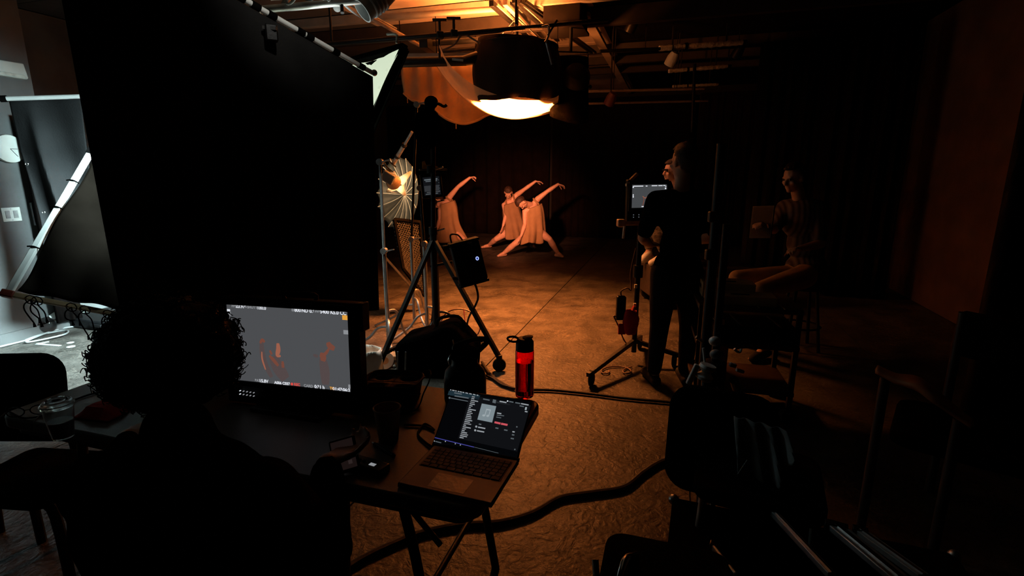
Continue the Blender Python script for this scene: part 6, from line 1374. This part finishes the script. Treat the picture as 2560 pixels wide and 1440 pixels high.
MB().patch(lambda a, b: at(1838 + 45 * a, 1178 + 75 * a, 1.74) + V((.03 * b, -.02, .06 * b - .05 * b * a)), 12, 4).build('collar_fold', jm, t, solid=.004)
# steel-framed chair at bottom
mc = V((at(1600, 1420, 1.35).x, 1.38, 0))
t = thing('folding_chair', 'metal folding chair whose curved back rail catches light at the bottom edge', 'chair', mc)
zr = at(1575, 1388, 1.42).z
MB().tube(spline([V((at(1535, 1440, 1.28).x, 1.28, zr - .08)), at(1560, 1410, 1.33), at(1585, 1390, 1.4), at(1612, 1385, 1.45), at(1680, 1392, 1.47), at(1740, 1420, 1.48)], 6), .012, 10).build('back_rail', chrome, t)
sb_ = V((at(1640, 1440, 1.3).x + .03, 1.3, 0))
MB().prism(rrect(.38, .36, .06), sb_ + Z * .4, rotz(-.3), .03).build('seat', black_cloth, t, bevel=.01)
MB().prism(rrect(.34, .16, .05), V((sb_.x + .02, 1.44, zr - .12)), frame(V((.97, .2, 0)), V((0, .1, 1))), .012).build('backrest', black_cloth, t, bevel=.004)
for sx in (-.18, .18):
    MB().cyl(V((sb_.x + sx, 1.46, zr - .05)), V((sb_.x + sx, 1.15, 0)), .011).build('leg', dull_steel, t); MB().cyl(V((sb_.x + sx, 1.16, .4)), V((sb_.x + sx, 1.5, 0)), .011).build('leg', dull_steel, t)
# pale metal slider rails lying on cases
def rail(label, x0, y0, x1, y1, Y0, Y1, w1, m):
    p, q_ = at(x0, y0, Y0), at(x1, y1, Y1)
    t = thing('slider_rail', label, 'rail', (p + q_) / 2)
    MB().bar(p, q_, w1, .02).build('rail_body', m, t, bevel=.003); MB().bar(p + Z * .012, q_ + Z * .012, w1 * .3, .006).build('rail_groove', chrome, t); MB().box(p, (w1 * 1.3, .03, .03), rotz(-.5)).build('end_block', black_metal, t, bevel=.004)
    return t
grey_alu = mat('grey_aluminium', (.34, .37, .38), .4, .7, var=.15)
ctop = min(at(1925, 1280, 1.6).z, .45)
rail('bright aluminium rail slanting from the jacket to the bottom edge', 1922, 1270, 2080, 1440, 1.62, 1.25, .022, grey_alu)
rail('wide grey aluminium rail at the bottom right, left of two', 2090, 1318, 2250, 1450, 1.45, 1.2, .05, grey_alu)
rail('dull grey rail at the bottom right, right of two', 2150, 1330, 2310, 1445, 1.5, 1.25, .035, grey_plastic)
rail('small pair of thin rails low in the dark at the foot of the tripod', 1780, 1365, 1840, 1440, 1.5, 1.32, .012, dull_steel)
cz = .30
cs = V((1.02, 1.5, 0))
t = thing('road_case', 'black road case with pale corner under the aluminium rails', 'case', cs)
MB().box(cs + Z * (cz / 2), (.95, .5, cz), rotz(-.35)).build('case_body', deep_black, t, bevel=.01)
for sx in (-.47, .47):
    for sy in (-.245, .245): MB().ell(cs + rotz(-.35) @ V((sx, sy, cz - .01)), .022).build('corner_cap', dull_steel, t)
MB().bar(cs + rotz(-.35) @ V((-.4, -.255, cz * .7)), cs + rotz(-.35) @ V((.4, -.255, cz * .7)), .012, .02).build('trim_strip', dull_steel, t)
# wooden chair arm at right
wa = [at(2190, 925, 2.1), at(2240, 948, 2.05), at(2290, 958, 2.0), at(2330, 985, 1.95), at(2380, 1025, 1.9), at(2428, 1062, 1.85)]
wcn = V((at(2330, 985, 1.95).x, 1.98, 0))
t = thing('wooden_armchair', 'wooden armchair with a curved reddish arm at the right edge', 'armchair', wcn)
ws = spline(wa, 5)
MB().patch(lambda a, b: poly_at(ws, a) + V((.06, .085, 0)) * ((b - .5) * (.5 + .9 * math.sin(math.pi * a) ** 2)) + Z * (.012 * math.sin(math.pi * b)), 30, 6).build('arm', mat('red_wood', (.45, .17, .07), .35, var=.3, scale=12), t, solid=.022)
za = wa[2].z
for px, py, Y in ((2215, 935, 2.08), (2400, 1040, 1.88)): p = at(px, py, Y); MB().cyl(V((p.x, p.y, 0)), p - Z * .015, .02).build('leg', dark_wood, t)
sc_ = V((wcn.x + .3, wcn.y + .12, .43))
MB().prism(rrect(.5, .48, .08), sc_, rotz(-.7), .07).build('seat', black_cloth, t, bevel=.02)
for dx, dy in ((.45, .4), (.62, .05)): MB().cyl(V((wcn.x + dx, wcn.y + dy, 0)), V((wcn.x + dx, wcn.y + dy, .95)), .02).build('back_post', dark_wood, t)
MB().bar(V((wcn.x + .45, wcn.y + .4, .85)), V((wcn.x + .62, wcn.y + .05, .85)), .03, .22).build('backrest', black_cloth, t, bevel=.01)

# ---------------------------------------------------------------- groups of repeats
GROUPS = {'grip_stand': 'grip stands beside the rolling light stand', 'foil_duct': 'foil-wrapped ducts under the dark ceiling', 'small_lamp': 'small lamps under the dark ceiling',
          'track_rail': 'track rails under the ceiling', 'slider_rail': 'metal rails in the right foreground', 'stage_drape': 'drapes along the back wall', 'masking_drape': 'black masking drapes on the right',
          'thin_pipe': 'thin ceiling pipes', 'cross_pipe': 'dark cross pipes above the boom arm', 'wooden_crate': 'wooden crates on the cart', 'floor_cable': 'black cables on the floor', 'paper_pack': 'yellow packets on the tray shelf',
          'paper_roll': 'paper rolls on the floor', 'tape_dot': 'tape dots on the floor', 'conduit': 'slanted conduits under the ceiling'}
for o in list(bpy.data.objects):
    g = GROUPS.get(o.name.split('.')[0])
    if g and o.parent is None: o['group'] = g
